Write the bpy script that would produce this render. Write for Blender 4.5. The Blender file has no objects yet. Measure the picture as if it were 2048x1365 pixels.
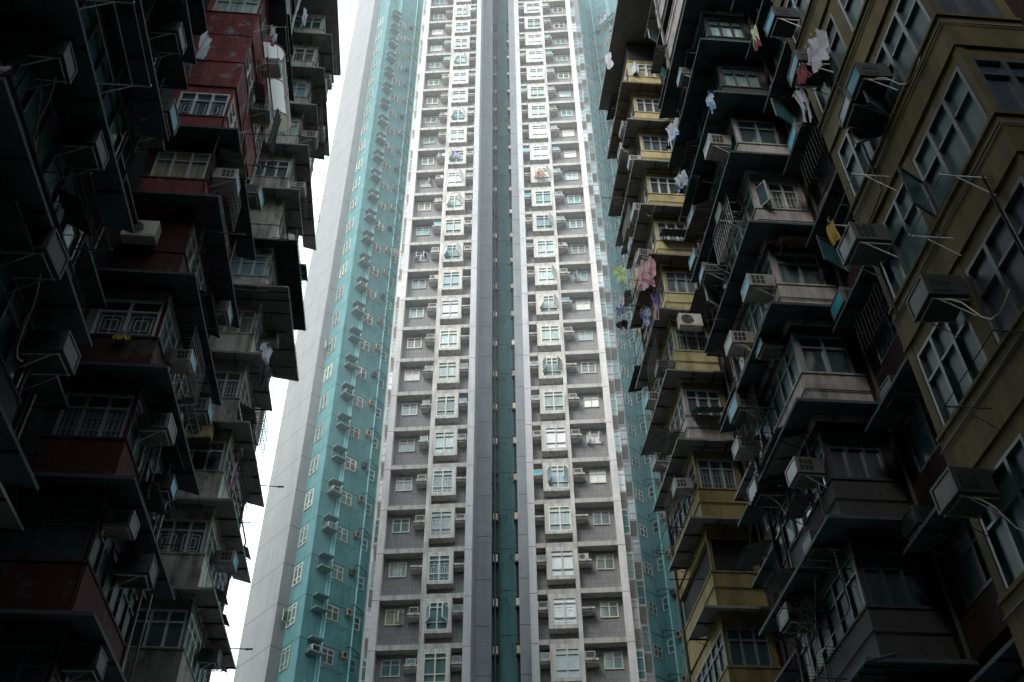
import bpy, math, random
from math import sin, cos, pi, radians as R
from mathutils import Matrix, Vector
random.seed(7)
scene = bpy.context.scene
COL = scene.collection

# ------------------------------------------------------------------ helpers
def link(name, data, parent=None, loc=(0, 0, 0), rz=0.0):
    o = bpy.data.objects.new(name, data)
    COL.objects.link(o)
    o.location = loc
    o.rotation_euler = (0, 0, rz)
    if parent is not None:
        o.parent = parent
    return o

def tag(o, label=None, cat=None, group=None, kind=None):
    if label: o["label"] = label
    if cat: o["category"] = cat
    if group: o["group"] = group
    if kind: o["kind"] = kind
    return o

class MB:
    """collects faces, builds one mesh"""
    def __init__(s):
        s.v = []; s.f = []; s.m = []; s.smooth = []
    def face(s, pts, m=0, sm=False):
        i = len(s.v); s.v += [tuple(p) for p in pts]
        s.f.append(tuple(range(i, i + len(pts)))); s.m.append(m); s.smooth.append(sm)
    def box(s, x0, x1, y0, y1, z0, z1, m=0):
        if x0 > x1: x0, x1 = x1, x0
        if y0 > y1: y0, y1 = y1, y0
        if z0 > z1: z0, z1 = z1, z0
        i = len(s.v)
        s.v += [(x, y, z) for z in (z0, z1) for y in (y0, y1) for x in (x0, x1)]
        for q in ((0, 2, 3, 1), (4, 5, 7, 6), (0, 1, 5, 4), (2, 6, 7, 3), (0, 4, 6, 2), (1, 3, 7, 5)):
            s.f.append(tuple(i + k for k in q)); s.m.append(m); s.smooth.append(False)
    def prism(s, pts, z0, z1, m=0, ms=None):
        n = len(pts)
        i = len(s.v)
        s.v += [(x, y, z0) for x, y in pts] + [(x, y, z1) for x, y in pts]
        for k in range(n):
            j = (k + 1) % n
            s.f.append((i + k, i + j, i + n + j, i + n + k)); s.m.append(ms[k] if ms else m); s.smooth.append(False)
        s.f.append(tuple(i + n + k for k in range(n))); s.m.append(m); s.smooth.append(False)
        s.f.append(tuple(i + n - 1 - k for k in range(n))); s.m.append(m); s.smooth.append(False)
    def tube(s, pts, r, m=0, n=6):
        pts = [Vector(p) for p in pts]
        rings = []
        for k, p in enumerate(pts):
            if k == 0: d = pts[1] - p
            elif k == len(pts) - 1: d = p - pts[-2]
            else: d = (pts[k + 1] - pts[k - 1])
            d.normalize()
            a = Vector((0, 0, 1)) if abs(d.z) < .9 else Vector((1, 0, 0))
            u = d.cross(a).normalized(); w = d.cross(u)
            i = len(s.v)
            s.v += [tuple(p + (u * cos(2 * pi * q / n) + w * sin(2 * pi * q / n)) * r) for q in range(n)]
            rings.append(i)
        for a, b in zip(rings, rings[1:]):
            for q in range(n):
                t = (q + 1) % n
                s.f.append((a + q, a + t, b + t, b + q)); s.m.append(m); s.smooth.append(True)
        for a in (rings[0], rings[-1]):
            s.f.append(tuple(a + q for q in range(n))); s.m.append(m); s.smooth.append(False)
    def mesh(s, name, mats):
        me = bpy.data.meshes.new(name)
        me.from_pydata(s.v, [], s.f)
        for m in mats: me.materials.append(m)
        me.polygons.foreach_set("material_index", s.m)
        me.polygons.foreach_set("use_smooth", s.smooth)
        me.update()
        return me

CACHE = {}
def cached(key, fn):
    if key not in CACHE: CACHE[key] = fn()
    return CACHE[key]

# ------------------------------------------------------------------ materials
def newmat(name):
    m = bpy.data.materials.new(name); m.use_nodes = True
    nt = m.node_tree; b = nt.nodes["Principled BSDF"]
    return m, nt, b
def N(nt, t, **kw):
    n = nt.nodes.new(t)
    for k, v in kw.items(): setattr(n, k, v)
    return n
def coords(nt, rnd=True):
    tc = N(nt, "ShaderNodeTexCoord")
    if not rnd: return tc.outputs["Object"]
    oi = N(nt, "ShaderNodeObjectInfo")
    mu = N(nt, "ShaderNodeMath", operation="MULTIPLY"); mu.inputs[1].default_value = 37.0
    nt.links.new(oi.outputs["Random"], mu.inputs[0])
    ad = N(nt, "ShaderNodeVectorMath", operation="ADD")
    nt.links.new(tc.outputs["Object"], ad.inputs[0]); nt.links.new(mu.outputs[0], ad.inputs[1])
    return ad.outputs[0]
def noise(nt, vec, scale, sc=(1, 1, 1), detail=4, rough=.6):
    mp = N(nt, "ShaderNodeMapping"); mp.inputs["Scale"].default_value = sc
    nt.links.new(vec, mp.inputs[0])
    n = N(nt, "ShaderNodeTexNoise"); n.inputs["Scale"].default_value = scale
    n.inputs["Detail"].default_value = detail; n.inputs["Roughness"].default_value = rough
    nt.links.new(mp.outputs[0], n.inputs["Vector"])
    return n.outputs["Fac"]
def vary(nt, c, lo, hi):
    """each object its own brightness, as with parts of different make and age"""
    oi = N(nt, "ShaderNodeObjectInfo")
    return mix(nt, 1.0, c, ramp(nt, oi.outputs["Random"], 0, 1, (lo, lo, lo), (hi, hi * .985, hi * .96)), "MULTIPLY")
def ramp(nt, fac, a, b, ca=(0, 0, 0), cb=(1, 1, 1)):
    r = N(nt, "ShaderNodeValToRGB")
    r.color_ramp.elements[0].position = a; r.color_ramp.elements[1].position = b
    r.color_ramp.elements[0].color = (*ca, 1); r.color_ramp.elements[1].color = (*cb, 1)
    nt.links.new(fac, r.inputs[0]); return r.outputs[0]
def mix(nt, fac, a, b, mode="MIX"):
    m = N(nt, "ShaderNodeMix", data_type="RGBA", blend_type=mode)
    for sock, v in ((m.inputs[0], fac), (m.inputs[6], a), (m.inputs[7], b)):
        if isinstance(v, (int, float)): sock.default_value = v
        elif isinstance(v, tuple): sock.default_value = (*v, 1)
        else: nt.links.new(v, sock)
    return m.outputs[2]
def mth(nt, op, a, b=None):
    m = N(nt, "ShaderNodeMath", operation=op)
    for i, v in enumerate((a, b)):
        if v is None: continue
        if isinstance(v, (int, float)): m.inputs[i].default_value = v
        else: nt.links.new(v, m.inputs[i])
    return m.outputs[0]

def concrete(name, col, dirt=.5, dcol=(.03, .032, .03), rough=.85, rnd=True, streak=.6, scale=1.0, peel=None, bump=.15, joints=None, stripes=None, grid=None, mold=0):
    """stained wall: blotches + rain streaks; optional peeled patches, floor joints (pitch, offset), fine vertical tile stripes (pitch)"""
    m, nt, b = newmat(name)
    v = coords(nt, rnd)
    blot = ramp(nt, noise(nt, v, .9 * scale, detail=6), .35, .75)
    st = ramp(nt, noise(nt, v, 2.2 * scale, (1.6, 1.6, .16), detail=5), .45, .75)
    fine = noise(nt, v, 14 * scale, detail=5)
    c = mix(nt, mth(nt, "MULTIPLY", blot, dirt * .45), tuple(col), tuple(dcol))
    c = mix(nt, mth(nt, "MULTIPLY", st, dirt * streak), c, tuple(dcol))
    c = mix(nt, .35, c, ramp(nt, fine, .25, .8, (.55, .55, .55), (1.15, 1.15, 1.15)), "MULTIPLY")
    if mold:
        mf = ramp(nt, noise(nt, v, 2.4, (1, 1, .5), detail=10, rough=.78), .50, .60)
        mg = ramp(nt, noise(nt, v, .7, detail=3), .38, .62)
        c = mix(nt, mth(nt, "MULTIPLY", mth(nt, "MULTIPLY", mf, mg), mold), c, tuple(dcol))
    if peel:
        pf = ramp(nt, noise(nt, v, 1.3, detail=8, rough=.7), .56, .585)
        c = mix(nt, pf, c, tuple(peel))
    if stripes or grid or joints:
        tc = N(nt, "ShaderNodeTexCoord"); sx = N(nt, "ShaderNodeSeparateXYZ"); nt.links.new(tc.outputs["Object"], sx.inputs[0])
        xy = mth(nt, "ADD", sx.outputs[0], sx.outputs[1])
    if stripes:
        p, amt = stripes
        fr = mth(nt, "FRACT", mth(nt, "DIVIDE", xy, p))
        on = mth(nt, "LESS_THAN", fr, .42)
        var = noise(nt, tc.outputs["Object"], 6, (1.5, 1.5, .5), detail=3)
        c = mix(nt, mth(nt, "MULTIPLY", mth(nt, "MULTIPLY", on, amt), ramp(nt, var, .3, .65)), c, (.34, .335, .33))
        hz = mth(nt, "LESS_THAN", mth(nt, "FRACT", mth(nt, "DIVIDE", sx.outputs[2], .31)), .07)
        c = mix(nt, mth(nt, "MULTIPLY", hz, .45), c, (.03, .03, .035))
    if grid:
        gx, gz, ga, gcol = grid
        a1 = mth(nt, "LESS_THAN", mth(nt, "FRACT", mth(nt, "DIVIDE", xy, gx)), .08)
        a2 = mth(nt, "LESS_THAN", mth(nt, "FRACT", mth(nt, "DIVIDE", sx.outputs[2], gz)), .08)
        c = mix(nt, mth(nt, "MULTIPLY", mth(nt, "MAXIMUM", a1, a2), ga), c, tuple(gcol))
    if joints:
        jp, jo, jw = joints
        fz = mth(nt, "FRACT", mth(nt, "DIVIDE", mth(nt, "SUBTRACT", sx.outputs[2], jo), jp))
        on = mth(nt, "LESS_THAN", fz, jw / jp)
        c = mix(nt, mth(nt, "MULTIPLY", on, .85), c, (.035, .04, .045))
        # grime running down below every joint
        dr = ramp(nt, fz, .72, 1.0)
        c = mix(nt, mth(nt, "MULTIPLY", mth(nt, "MULTIPLY", dr, st), .3 * dirt), c, tuple(dcol))
    nt.links.new(c, b.inputs["Base Color"])
    b.inputs["Roughness"].default_value = rough
    b.inputs["Specular IOR Level"].default_value = .25
    if bump:
        bp = N(nt, "ShaderNodeBump"); bp.inputs["Strength"].default_value = bump; bp.inputs["Distance"].default_value = .02
        nt.links.new(fine, bp.inputs["Height"]); nt.links.new(bp.outputs[0], b.inputs["Normal"])
    return m

def plain(name, col, rough=.5, metal=0, spec=.4, var=.25, dirt=.0):
    m, nt, b = newmat(name)
    v = coords(nt)
    f = ramp(nt, noise(nt, v, 3.5, detail=5), .3, .75)
    c = mix(nt, mth(nt, "MULTIPLY", f, var), tuple(col), tuple(x * .45 for x in col))
    if dirt:
        st = ramp(nt, noise(nt, v, 3, (2, 2, .3)), .45, .8)
        c = mix(nt, mth(nt, "MULTIPLY", st, dirt), c, (.06, .05, .04))
        c = vary(nt, c, .62, 1.15)
    nt.links.new(c, b.inputs["Base Color"])
    b.inputs["Roughness"].default_value = rough; b.inputs["Metallic"].default_value = metal
    b.inputs["Specular IOR Level"].default_value = spec
    return m

def glass(name, col, col2, pleat=0, coat=1.0, rough=.12):
    """window glass with what hangs behind it: dark room or pleated curtain under a clear coat"""
    m, nt, b = newmat(name)
    v = coords(nt)
    big = ramp(nt, noise(nt, v, 1.6, (1, 1, .7), detail=3), .35, .65)
    c = mix(nt, big, tuple(col), tuple(col2))
    if pleat:
        w = noise(nt, v, pleat, (1, 1, .05), detail=2)
        c = mix(nt, .8, c, ramp(nt, w, .3, .7, (.3, .33, .33), (1.2, 1.2, 1.2)), "MULTIPLY")
    c = vary(nt, c, .55, 1.3)
    nt.links.new(c, b.inputs["Base Color"])
    b.inputs["Roughness"].default_value = .6
    b.inputs["Coat Weight"].default_value = coat; b.inputs["Coat Roughness"].default_value = rough
    b.inputs["Coat IOR"].default_value = 1.7
    bp = N(nt, "ShaderNodeBump"); bp.inputs["Strength"].default_value = .12; bp.inputs["Distance"].default_value = .05
    nt.links.new(noise(nt, v, 1.8, detail=2), bp.inputs["Height"]); nt.links.new(bp.outputs[0], b.inputs["Coat Normal"])
    return m

M = {}
M["frame_c"] = concrete("tower pale tile", (.63, .61, .595), .45, rnd=False, stripes=None, joints=(2.78, 24.29, .035), grid=(.1, .31, .22, (.2, .2, .2)), bump=.05)
M["beam_c"] = concrete("tower beam concrete", (.63, .605, .57), .8, rnd=False, grid=(.1, 9.9, .35, (.2, .2, .19)), bump=.05, streak=.9)
M["lilac"] = concrete("lilac grey tile", (.50, .50, .52), .35, rnd=False, joints=(2.78, 24.35, .035), grid=(.1, .155, .25, (.2, .21, .26)), bump=.03)
M["slate"] = concrete("blue grey tile", (.27, .30, .325), .35, rnd=False, joints=(2.78, 23.89, .04), grid=(.09, .18, .45, (.1, .12, .15)), bump=.03)
M["striped"] = concrete("striped grey recess tile", (.215, .212, .215), .3, rnd=False, stripes=(.125, .62), bump=.05)
M["brown_tile"] = concrete("taupe tile", (.25, .225, .21), .35, rnd=False, stripes=(.12, .25), bump=.03)
M["wall_pale"] = concrete("pale pinkish tile", (.50, .475, .46), .4, rnd=False, grid=(.1, .31, .22, (.2, .2, .2)), bump=.03)
M["green_tile"] = concrete("grey green tile", (.21, .21, .185), .35, rnd=False, stripes=(.12, .25), bump=.03)
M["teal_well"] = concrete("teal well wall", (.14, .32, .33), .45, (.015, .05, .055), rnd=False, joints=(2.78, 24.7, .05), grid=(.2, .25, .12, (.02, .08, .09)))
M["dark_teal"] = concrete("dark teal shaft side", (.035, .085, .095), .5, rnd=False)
M["teal_L"] = concrete("teal wing tile left", (.12, .282, .292), .8, (.03, .09, .10), rnd=False, joints=(2.78, 42.56, .06), grid=(.2, .25, .14, (.03, .12, .13)))
M["teal_R"] = concrete("teal wing tile right", (.14, .30, .31), .8, (.03, .10, .11), rnd=False, joints=(2.78, 40.6, .085), grid=(.2, .25, .14, (.03, .12, .13)))
M["blank_L"] = concrete("pale grey blank wall", (.29, .292, .295), .4, (.14, .15, .16), rnd=False, joints=(2.78, 42.56, .04), streak=.8, scale=.6)
M["cream"] = plain("cream window frame", (.62, .60, .52), .45, var=.15, dirt=.15)
M["white_al"] = plain("white aluminium frame", (.55, .57, .57), .4, var=.2, dirt=.2)
M["grey_al"] = plain("grey aluminium frame", (.30, .33, .35), .4, var=.3, dirt=.3)
M["dark_al"] = plain("dim blue grey frame", (.055, .072, .086), .4, var=.3, dirt=.3)  # frames darkened by colour to stand for shade on near and low floors
M["ac_white"] = plain("aged white enamel", (.50, .49, .44), .45, var=.3, dirt=.35)
M["ac_dim"] = plain("grimy dim enamel", (.13, .135, .13), .5, var=.4, dirt=.4)
M["ac_old"] = plain("weathered enamel", (.34, .335, .305), .5, var=.5, dirt=.6)
M["ac_shade"] = plain("shaded enamel", (.032, .038, .04), .6, var=.4, dirt=.3)  # shade of the near corners put into the enamel colour
M["rooms_s"] = glass("dull teal glass", (.02, .06, .07), (.03, .09, .10), 0, .08, .3)
M["ac_beige"] = plain("yellowed enamel", (.52, .40, .25), .5, var=.3, dirt=.4)
M["ac_dark"] = plain("dark grille", (.02, .022, .024), .5)
M["ac_blue"] = glass("blue filter film", (.015, .36, .52), (.01, .24, .36), 0, .12, .3)
M["ac_fin"] = glass("teal radiator fins", (.08, .19, .21), (.04, .1, .12), 9, .4, .3)
M["steel"] = plain("rusty dark steel", (.035, .032, .03), .6, .3)
M["steel_lt"] = plain("pale steel tube", (.32, .33, .33), .4, .4, dirt=.3)
M["pipe_teal"] = plain("teal painted pipe", (.20, .44, .45), .45, var=.3)
M["pipe_dark"] = plain("black soil pipe", (.022, .03, .034), .5)
M["canopy"] = concrete("teal-tinted canopy slab", (.065, .09, .095), .7, (.012, .013, .013), rough=.8)  # cold teal of the shadows mixed into the dark slab colour
M["canopy_lt"] = concrete("grey canopy slab", (.24, .24, .225), .7, (.02, .021, .02), rough=.8)
M["canopy_br"] = concrete("rusty brown canopy sheet", (.20, .165, .14), .9, (.04, .025, .018), mold=.6)
M["canopy_bk"] = concrete("black tarred sheet", (.05, .062, .066), .6, (.02, .02, .02))
M["canopy_gr"] = plain("dark green sheet", (.012, .03, .026), .5)
M["rooms_n"] = glass("dark room glass", (.010, .03, .036), (.02, .055, .062), 0)
M["rooms_t"] = glass("teal room glass", (.02, .10, .115), (.035, .16, .17), 0)
M["cur_mint"] = glass("mint curtain and sky glass", (.38, .50, .49), (.26, .40, .40), 12)  # curtain colour lightened to carry sky reflected in the glass
M["cur_teal"] = glass("teal curtain glass", (.05, .22, .22), (.03, .15, .15), 12)
M["cur_white"] = glass("white blind glass", (.62, .62, .63), (.52, .54, .56), 0)
M["cur_grey"] = glass("grey curtain glass", (.10, .14, .14), (.05, .075, .08), 14)
M["cur_blue"] = glass("blue curtain glass", (.015, .12, .21), (.01, .05, .09), 10)
M["cur_cream"] = glass("cream curtain glass", (.34, .31, .22), (.2, .19, .14), 9)
M["pale_blue"] = glass("pale blue glass", (.19, .33, .38), (.12, .25, .30), 0)
M["navy"] = glass("navy glass", (.006, .016, .030), (.012, .03, .048), 0, .3, .2)
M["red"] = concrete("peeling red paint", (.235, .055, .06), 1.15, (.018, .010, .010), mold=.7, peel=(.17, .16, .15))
M["red_d"] = concrete("shaded red paint", (.062, .014, .018), .8, (.012, .006, .006), mold=.7, peel=(.05, .048, .045))  # darker copy of the red: lower-floor shade put into the paint colour
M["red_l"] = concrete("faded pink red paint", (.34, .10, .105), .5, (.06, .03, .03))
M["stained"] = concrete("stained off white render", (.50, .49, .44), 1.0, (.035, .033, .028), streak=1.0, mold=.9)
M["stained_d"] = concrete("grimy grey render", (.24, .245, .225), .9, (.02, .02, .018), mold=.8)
M["soot"] = concrete("shaded wall", (.038, .052, .055), .7, (.006, .010, .011))  # near-corner shade and its teal tint put into the wall colour
M["shade_black"] = concrete("black brown wall", (.022, .022, .021), .6, (.006, .007, .007))  # near-black stands for shade inside and under the bays
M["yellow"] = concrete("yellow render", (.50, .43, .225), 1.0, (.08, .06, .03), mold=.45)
M["yellow_d"] = concrete("shaded yellow render", (.25, .20, .08), .95, (.035, .028, .012))  # darker copy of the yellow, standing for shade on lintels and low bays
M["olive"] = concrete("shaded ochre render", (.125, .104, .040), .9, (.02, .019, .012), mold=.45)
M["olive_d"] = concrete("dim ochre render", (.030, .028, .017), .7, (.012, .013, .01))  # darker ochre copy: shade of the lowest near bands in the colour
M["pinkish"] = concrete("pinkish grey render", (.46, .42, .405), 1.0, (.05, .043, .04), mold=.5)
M["pinkish_d"] = concrete("dim pinkish render", (.055, .053, .053), .6, (.02, .02, .02))  # shade put into the pinkish colour for lintels and darker floors
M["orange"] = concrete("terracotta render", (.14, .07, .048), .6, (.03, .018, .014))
M["orange_d"] = concrete("dim terracotta render", (.038, .022, .018), .6, (.012, .008, .007))  # terracotta darkened to paint in the shade of the recesses
M["cream_sheet"] = plain("cream plastic sheet", (.46, .43, .34), .5, var=.25, dirt=.2)
M["white_sheet"] = plain("milky plastic sheet", (.52, .53, .54), .4, var=.3)
def sheet(name, c):
    m, nt, b = newmat(name); tr = N(nt, "ShaderNodeBsdfTranslucent"); tr.inputs[0].default_value = (*c, 1); b.inputs["Base Color"].default_value = (*c, 1); b.inputs["Roughness"].default_value = .5
    mx = N(nt, "ShaderNodeMixShader"); mx.inputs[0].default_value = .65
    nt.links.new(b.outputs[0], mx.inputs[1]); nt.links.new(tr.outputs[0], mx.inputs[2]); nt.links.new(mx.outputs[0], nt.nodes["Material Output"].inputs["Surface"])
    return m
M["white_sheet"] = sheet("milky plastic sheet", (.75, .76, .76)); M["cream_sheet2"] = sheet("cream plastic end", (.7, .66, .5))
M["red_metal"] = plain("red painted steel", (.30, .02, .02), .5)
M["asphalt"] = concrete("asphalt", (.05, .05, .052), .4, (.02, .02, .02), rnd=False)
M["paving"] = concrete("paving", (.16, .16, .155), .4, (.05, .05, .05), rnd=False, grid=(.4, .4, .3, (.06, .06, .06)))
M["court"] = concrete("courtyard concrete", (.42, .42, .41), .4, (.12, .12, .11), rnd=False, grid=(.6, .6, .3, (.12, .12, .12)))
M["leaf"] = plain("leaf green", (.03, .10, .02), .5, var=.6)
def cloth_mat(name, c, c2=None):
    m, nt, b = newmat(name)
    v = coords(nt)
    c2 = c2 or tuple(x * .55 for x in c)
    nt.links.new(mix(nt, ramp(nt, noise(nt, v, 4, detail=3), .45, .55), tuple(c), tuple(c2)), b.inputs["Base Color"])
    b.inputs["Roughness"].default_value = .85; b.inputs["Specular IOR Level"].default_value = .1
    b.inputs["Sheen Weight"].default_value = .2
    return m
CL = {k: cloth_mat("cloth " + k, *v) for k, v in dict(
    white=((.40, .42, .46), (.3, .32, .36)), grey=((.25, .26, .28),), black=((.012, .013, .016),), pink=((.42, .28, .30), (.3, .16, .19)),
    red=((.14, .015, .02), (.12, .01, .02)), navy=((.03, .05, .13), (.3, .33, .42)), green=((.2, .36, .09), (.42, .48, .3)),
    yellow=((.34, .26, .04), (.35, .25, .02)), floral=((.22, .05, .09), (.35, .28, .32)), blue=((.08, .22, .42), (.4, .45, .5)),
    orange=((.40, .18, .08), (.36, .3, .1)), violet=((.22, .16, .35), (.1, .05, .2))).items()}

# ------------------------------------------------------------------ windows
def window_mesh(w, h, cols, rows, mat, fr=.06, dep=.07, back=.03):
    """frame bars of a window w x h, centred on x, from z 0 up; rows = heights of horizontal bars (fractions)"""
    def f():
        b = MB()
        b.box(-w / 2, w / 2, -dep, 0, 0, fr); b.box(-w / 2, w / 2, -dep, 0, h - fr, h)
        b.box(-w / 2, -w / 2 + fr, -dep, 0, fr, h - fr); b.box(w / 2 - fr, w / 2, -dep, 0, fr, h - fr)
        for i in range(1, cols):
            x = -w / 2 + w * i / cols
            b.box(x - fr * .6, x + fr * .6, -dep - .004, 0, fr, h - fr)
        for r in rows:
            b.box(-w / 2 + fr, w / 2 - fr, -dep + .006, 0, h * r - fr * .42, h * r + fr * .42)
        return b.mesh("window", [M[mat]])
    return cached(("win", w, h, cols, tuple(rows), mat, fr, dep), f)
def pane_mesh(w, h, mat, cols=2, rows=(), split=None):
    def f():
        b = MB()
        ys = [0.02] + [r for r in rows] + [.98]
        for i in range(cols):
            for j in range(len(ys) - 1):
                x0 = -w / 2 + w * i / cols; x1 = -w / 2 + w * (i + 1) / cols
                k = 0
                if split and ((split == "top" and j == len(ys) - 2) or (split == "bottom" and j == 0)): k = 1
                b.face([(x0, -.02, h * ys[j]), (x1, -.02, h * ys[j]), (x1, -.02, h * ys[j + 1]), (x0, -.02, h * ys[j + 1])], k)
        return b.mesh("pane", [M[mat], M["rooms_t" if split else mat]])
    return cached(("pane", w, h, mat, cols, tuple(rows), split), f)
def grille_mesh(w, h, style, mat):
    def f():
        b = MB(); r = .009
        y = -.05
        if style == "bars":
            n = int(w / .11)
            for i in range(1, n):
                x = -w / 2 + w * i / n
                b.box(x - r, x + r, y - r, y + r, .04, h - .04)
            for q in (.3, .7): b.box(-w / 2, w / 2, y - r, y + r * .8, h * q - r, h * q + r)
        elif style == "fret":
            for cx in (-w / 4, w / 4):
                for q in (.16, .3):
                    ww = w / 2 * (.5 - q) ; hh = h * (.5 - q)
                    for s in (-1, 1):
                        b.box(cx + s * ww - r, cx + s * ww + r, y - r, y + r, h / 2 - hh, h / 2 + hh)
                        b.box(cx - ww, cx + ww, y - r, y + r * .8, h / 2 + s * hh - r, h / 2 + s * hh + r)
                b.box(cx - r, cx + r, y - r, y + r * .6, .04, h - .04)
        elif style == "star":
            cx, cz = 0, h / 2
            for k in range(8):
                a = pi * k / 8
                dx, dz = cos(a) * w * .48, sin(a) * h * .46
                b.tube([(cx - dx, y, cz - dz), (cx + dx, y, cz + dz)], .012, n=4)
        return b.mesh("grille", [M[mat]])
    return cached(("gr", w, h, style, mat), f)
def sash_mesh(w, h, fmat, pmat):
    def f():
        b = MB(); fr = .045
        b.box(0, w, -.02, .02, 0, fr); b.box(0, w, -.02, .02, h - fr, h)
        b.box(0, fr, -.02, .02, fr, h - fr); b.box(w - fr, w, -.02, .02, fr, h - fr)
        b.face([(fr, 0, fr), (w - fr, 0, fr), (w - fr, 0, h - fr), (fr, 0, h - fr)], 1)
        return b.mesh("open_sash", [M[fmat], M[pmat]])
    return cached(("sash", w, h, fmat, pmat), f)
def add_window(parent, x, y, z, rz, w, h, cols, rows, fmat, pmat, fr=.06, dep=.07, grille=None, split=None, sashes=0, sash_z=(.25, .8), inward=.0, smat=None):
    o = link("window", window_mesh(w, h, cols, rows, fmat, fr, dep), parent, (x, y, z), rz)
    link("pane", pane_mesh(w, h, pmat, cols, rows, split), o)
    if grille: link("grille", grille_mesh(w * .96, h * (rows[-1] if rows else 1) * .98, grille, fmat if fmat != "cream" else "white_al"), o)
    sw = w / cols; zz, hh = h * sash_z[0], h * (sash_z[1] - sash_z[0])
    if sashes & 1:   # hinged at the left edge, swung out
        link("open_sash", sash_mesh(round(sw, 3), round(hh, 3), fmat, smat or pmat), o, (-w / 2, -dep, zz), R(-62))
    if sashes & 2:
        s = link("open_sash", sash_mesh(round(sw, 3), round(hh, 3), fmat, smat or pmat), o, (w / 2, -dep, zz), R(180 + 62))
    return o

# ------------------------------------------------------------------ air conditioners
def ac_box_mesh(w, h, d, body, end, name="air_conditioner"):
    """window unit: outer face at y=-d, back at y=0; slotted flanks"""
    def f():
        b = MB()
        b.box(-w / 2, w / 2, -d, 0, 0, h, 0)
        e = .035
        # raised outer rim and recessed coil face
        b.box(-w / 2 - .008, w / 2 + .008, -d - .02, -d + .03, -.008, e, 0); b.box(-w / 2 - .008, w / 2 + .008, -d - .02, -d + .03, h - e, h + .008, 0)
        b.box(-w / 2 - .008, -w / 2 + e, -d - .02, -d + .03, e, h - e, 0); b.box(w / 2 - e, w / 2 + .008, -d - .02, -d + .03, e, h - e, 0)
        b.face([(-w / 2 + e, -d - .006, e), (w / 2 - e, -d - .006, e), (w / 2 - e, -d - .006, h - e), (-w / 2 + e, -d - .006, h - e)], 1)
        for s in (-1, 1):
            for k in range(3):
                y0 = -d + .07 + k * .11
                for q in range(2):
                    z0 = h * (.16 + .38 * q)
                    x = s * (w / 2 + .004)
                    b.box(x - .005, x + .005, y0, y0 + .085, z0, z0 + h * .3, 2)
        return b.mesh(name, [M[body], M[end], M["ac_dark"]])
    return cached(("ac", w, h, d, body, end), f)
def bracket_mesh(w, d):
    def f():
        b = MB()
        for s in (-1, 1):
            x = s * w * .4
            b.tube([(x, 0, -.02), (x, -d, -.02)], .016, n=4); b.tube([(x, 0, -.35), (x, -d * .8, -.02)], .013, n=4)
        b.tube([(-w * .45, -d * .95, -.02), (w * .45, -d * .95, -.02)], .014, n=4)
        return b.mesh("bracket", [M["steel_lt"]])
    return cached(("brk", w, d), f)
def split_unit_mesh(body):
    def f():
        b = MB(); w, h, d = .8, .55, .3
        b.box(-w / 2, w / 2, -d, 0, 0, h, 0)
        cx, cz, n = -.12, .28, 20
        pts = [(cx + .215 * cos(2 * pi * k / n), -d - .006, cz + .215 * sin(2 * pi * k / n)) for k in range(n)]
        b.face(pts, 1)
        for rr in (.05, .12, .19, .225):
            b.tube([(cx + rr * cos(2 * pi * k / n), -d - .014, cz + rr * sin(2 * pi * k / n)) for k in range(n + 1)], .007, 0, 4)
        b.box(.17, .36, -d - .01, -d, .06, .5, 0)
        return b.mesh("air_conditioner", [M[body], M["ac_dark"]])
    return cached(("split", body), f)
def world_of(root, loc, rz):
    return Matrix.Translation(root.location) @ Matrix.Rotation(root.rotation_euler.z, 4, "Z") @ Matrix.Translation(loc) @ Matrix.Rotation(rz, 4, "Z")
def place_thing(name, mesh, root, loc, rz, label, cat, group):
    o = link(name, mesh)
    m = world_of(root, loc, rz)
    o.location = m.to_translation(); o.rotation_euler = (0, 0, root.rotation_euler.z + rz)
    return tag(o, label, cat, group)
ORD = ["lowest", "second", "third", "fourth", "fifth", "sixth", "seventh", "eighth", "ninth", "tenth", "eleventh", "twelfth", "thirteenth", "fourteenth", "fifteenth", "sixteenth", "seventeenth",
       "eighteenth", "nineteenth", "twentieth", "twenty-first", "twenty-second", "twenty-third", "twenty-fourth", "twenty-fifth", "twenty-sixth", "twenty-seventh", "twenty-eighth"]
ORD += ["twenty-ninth", "thirtieth", "thirty-first"]
def nth(k): return "lowest" if k == 0 else ORD[k] + "-lowest"

# ------------------------------------------------------------------ camera, light, world
CAMH = 1.6
pitch, roll = R(42.8), R(0.96)
cam = bpy.data.cameras.new("camera"); co = bpy.data.objects.new("camera", cam); COL.objects.link(co)
fw = Vector((0, cos(pitch), sin(pitch))); up0 = Vector((0, -sin(pitch), cos(pitch))); rt0 = Vector((1, 0, 0))
rt = rt0 * cos(roll) + up0 * sin(roll) * 1.0
up = up0 * cos(roll) - rt0 * sin(roll)
# content turns anticlockwise: world x appears tilted upward to the right
rt = rt0 * cos(roll) - up0 * sin(roll); up = up0 * cos(roll) + rt0 * sin(roll)
co.matrix_world = Matrix(((rt.x, up.x, -fw.x, 0), (rt.y, up.y, -fw.y, 0), (rt.z, up.z, -fw.z, CAMH), (0, 0, 0, 1)))
cam.lens = 35; cam.sensor_width = 36; cam.clip_end = 2000; cam.clip_start = .05
cam.dof.use_dof = True; cam.dof.focus_distance = 55; cam.dof.aperture_fstop = 9
scene.camera = co

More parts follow.
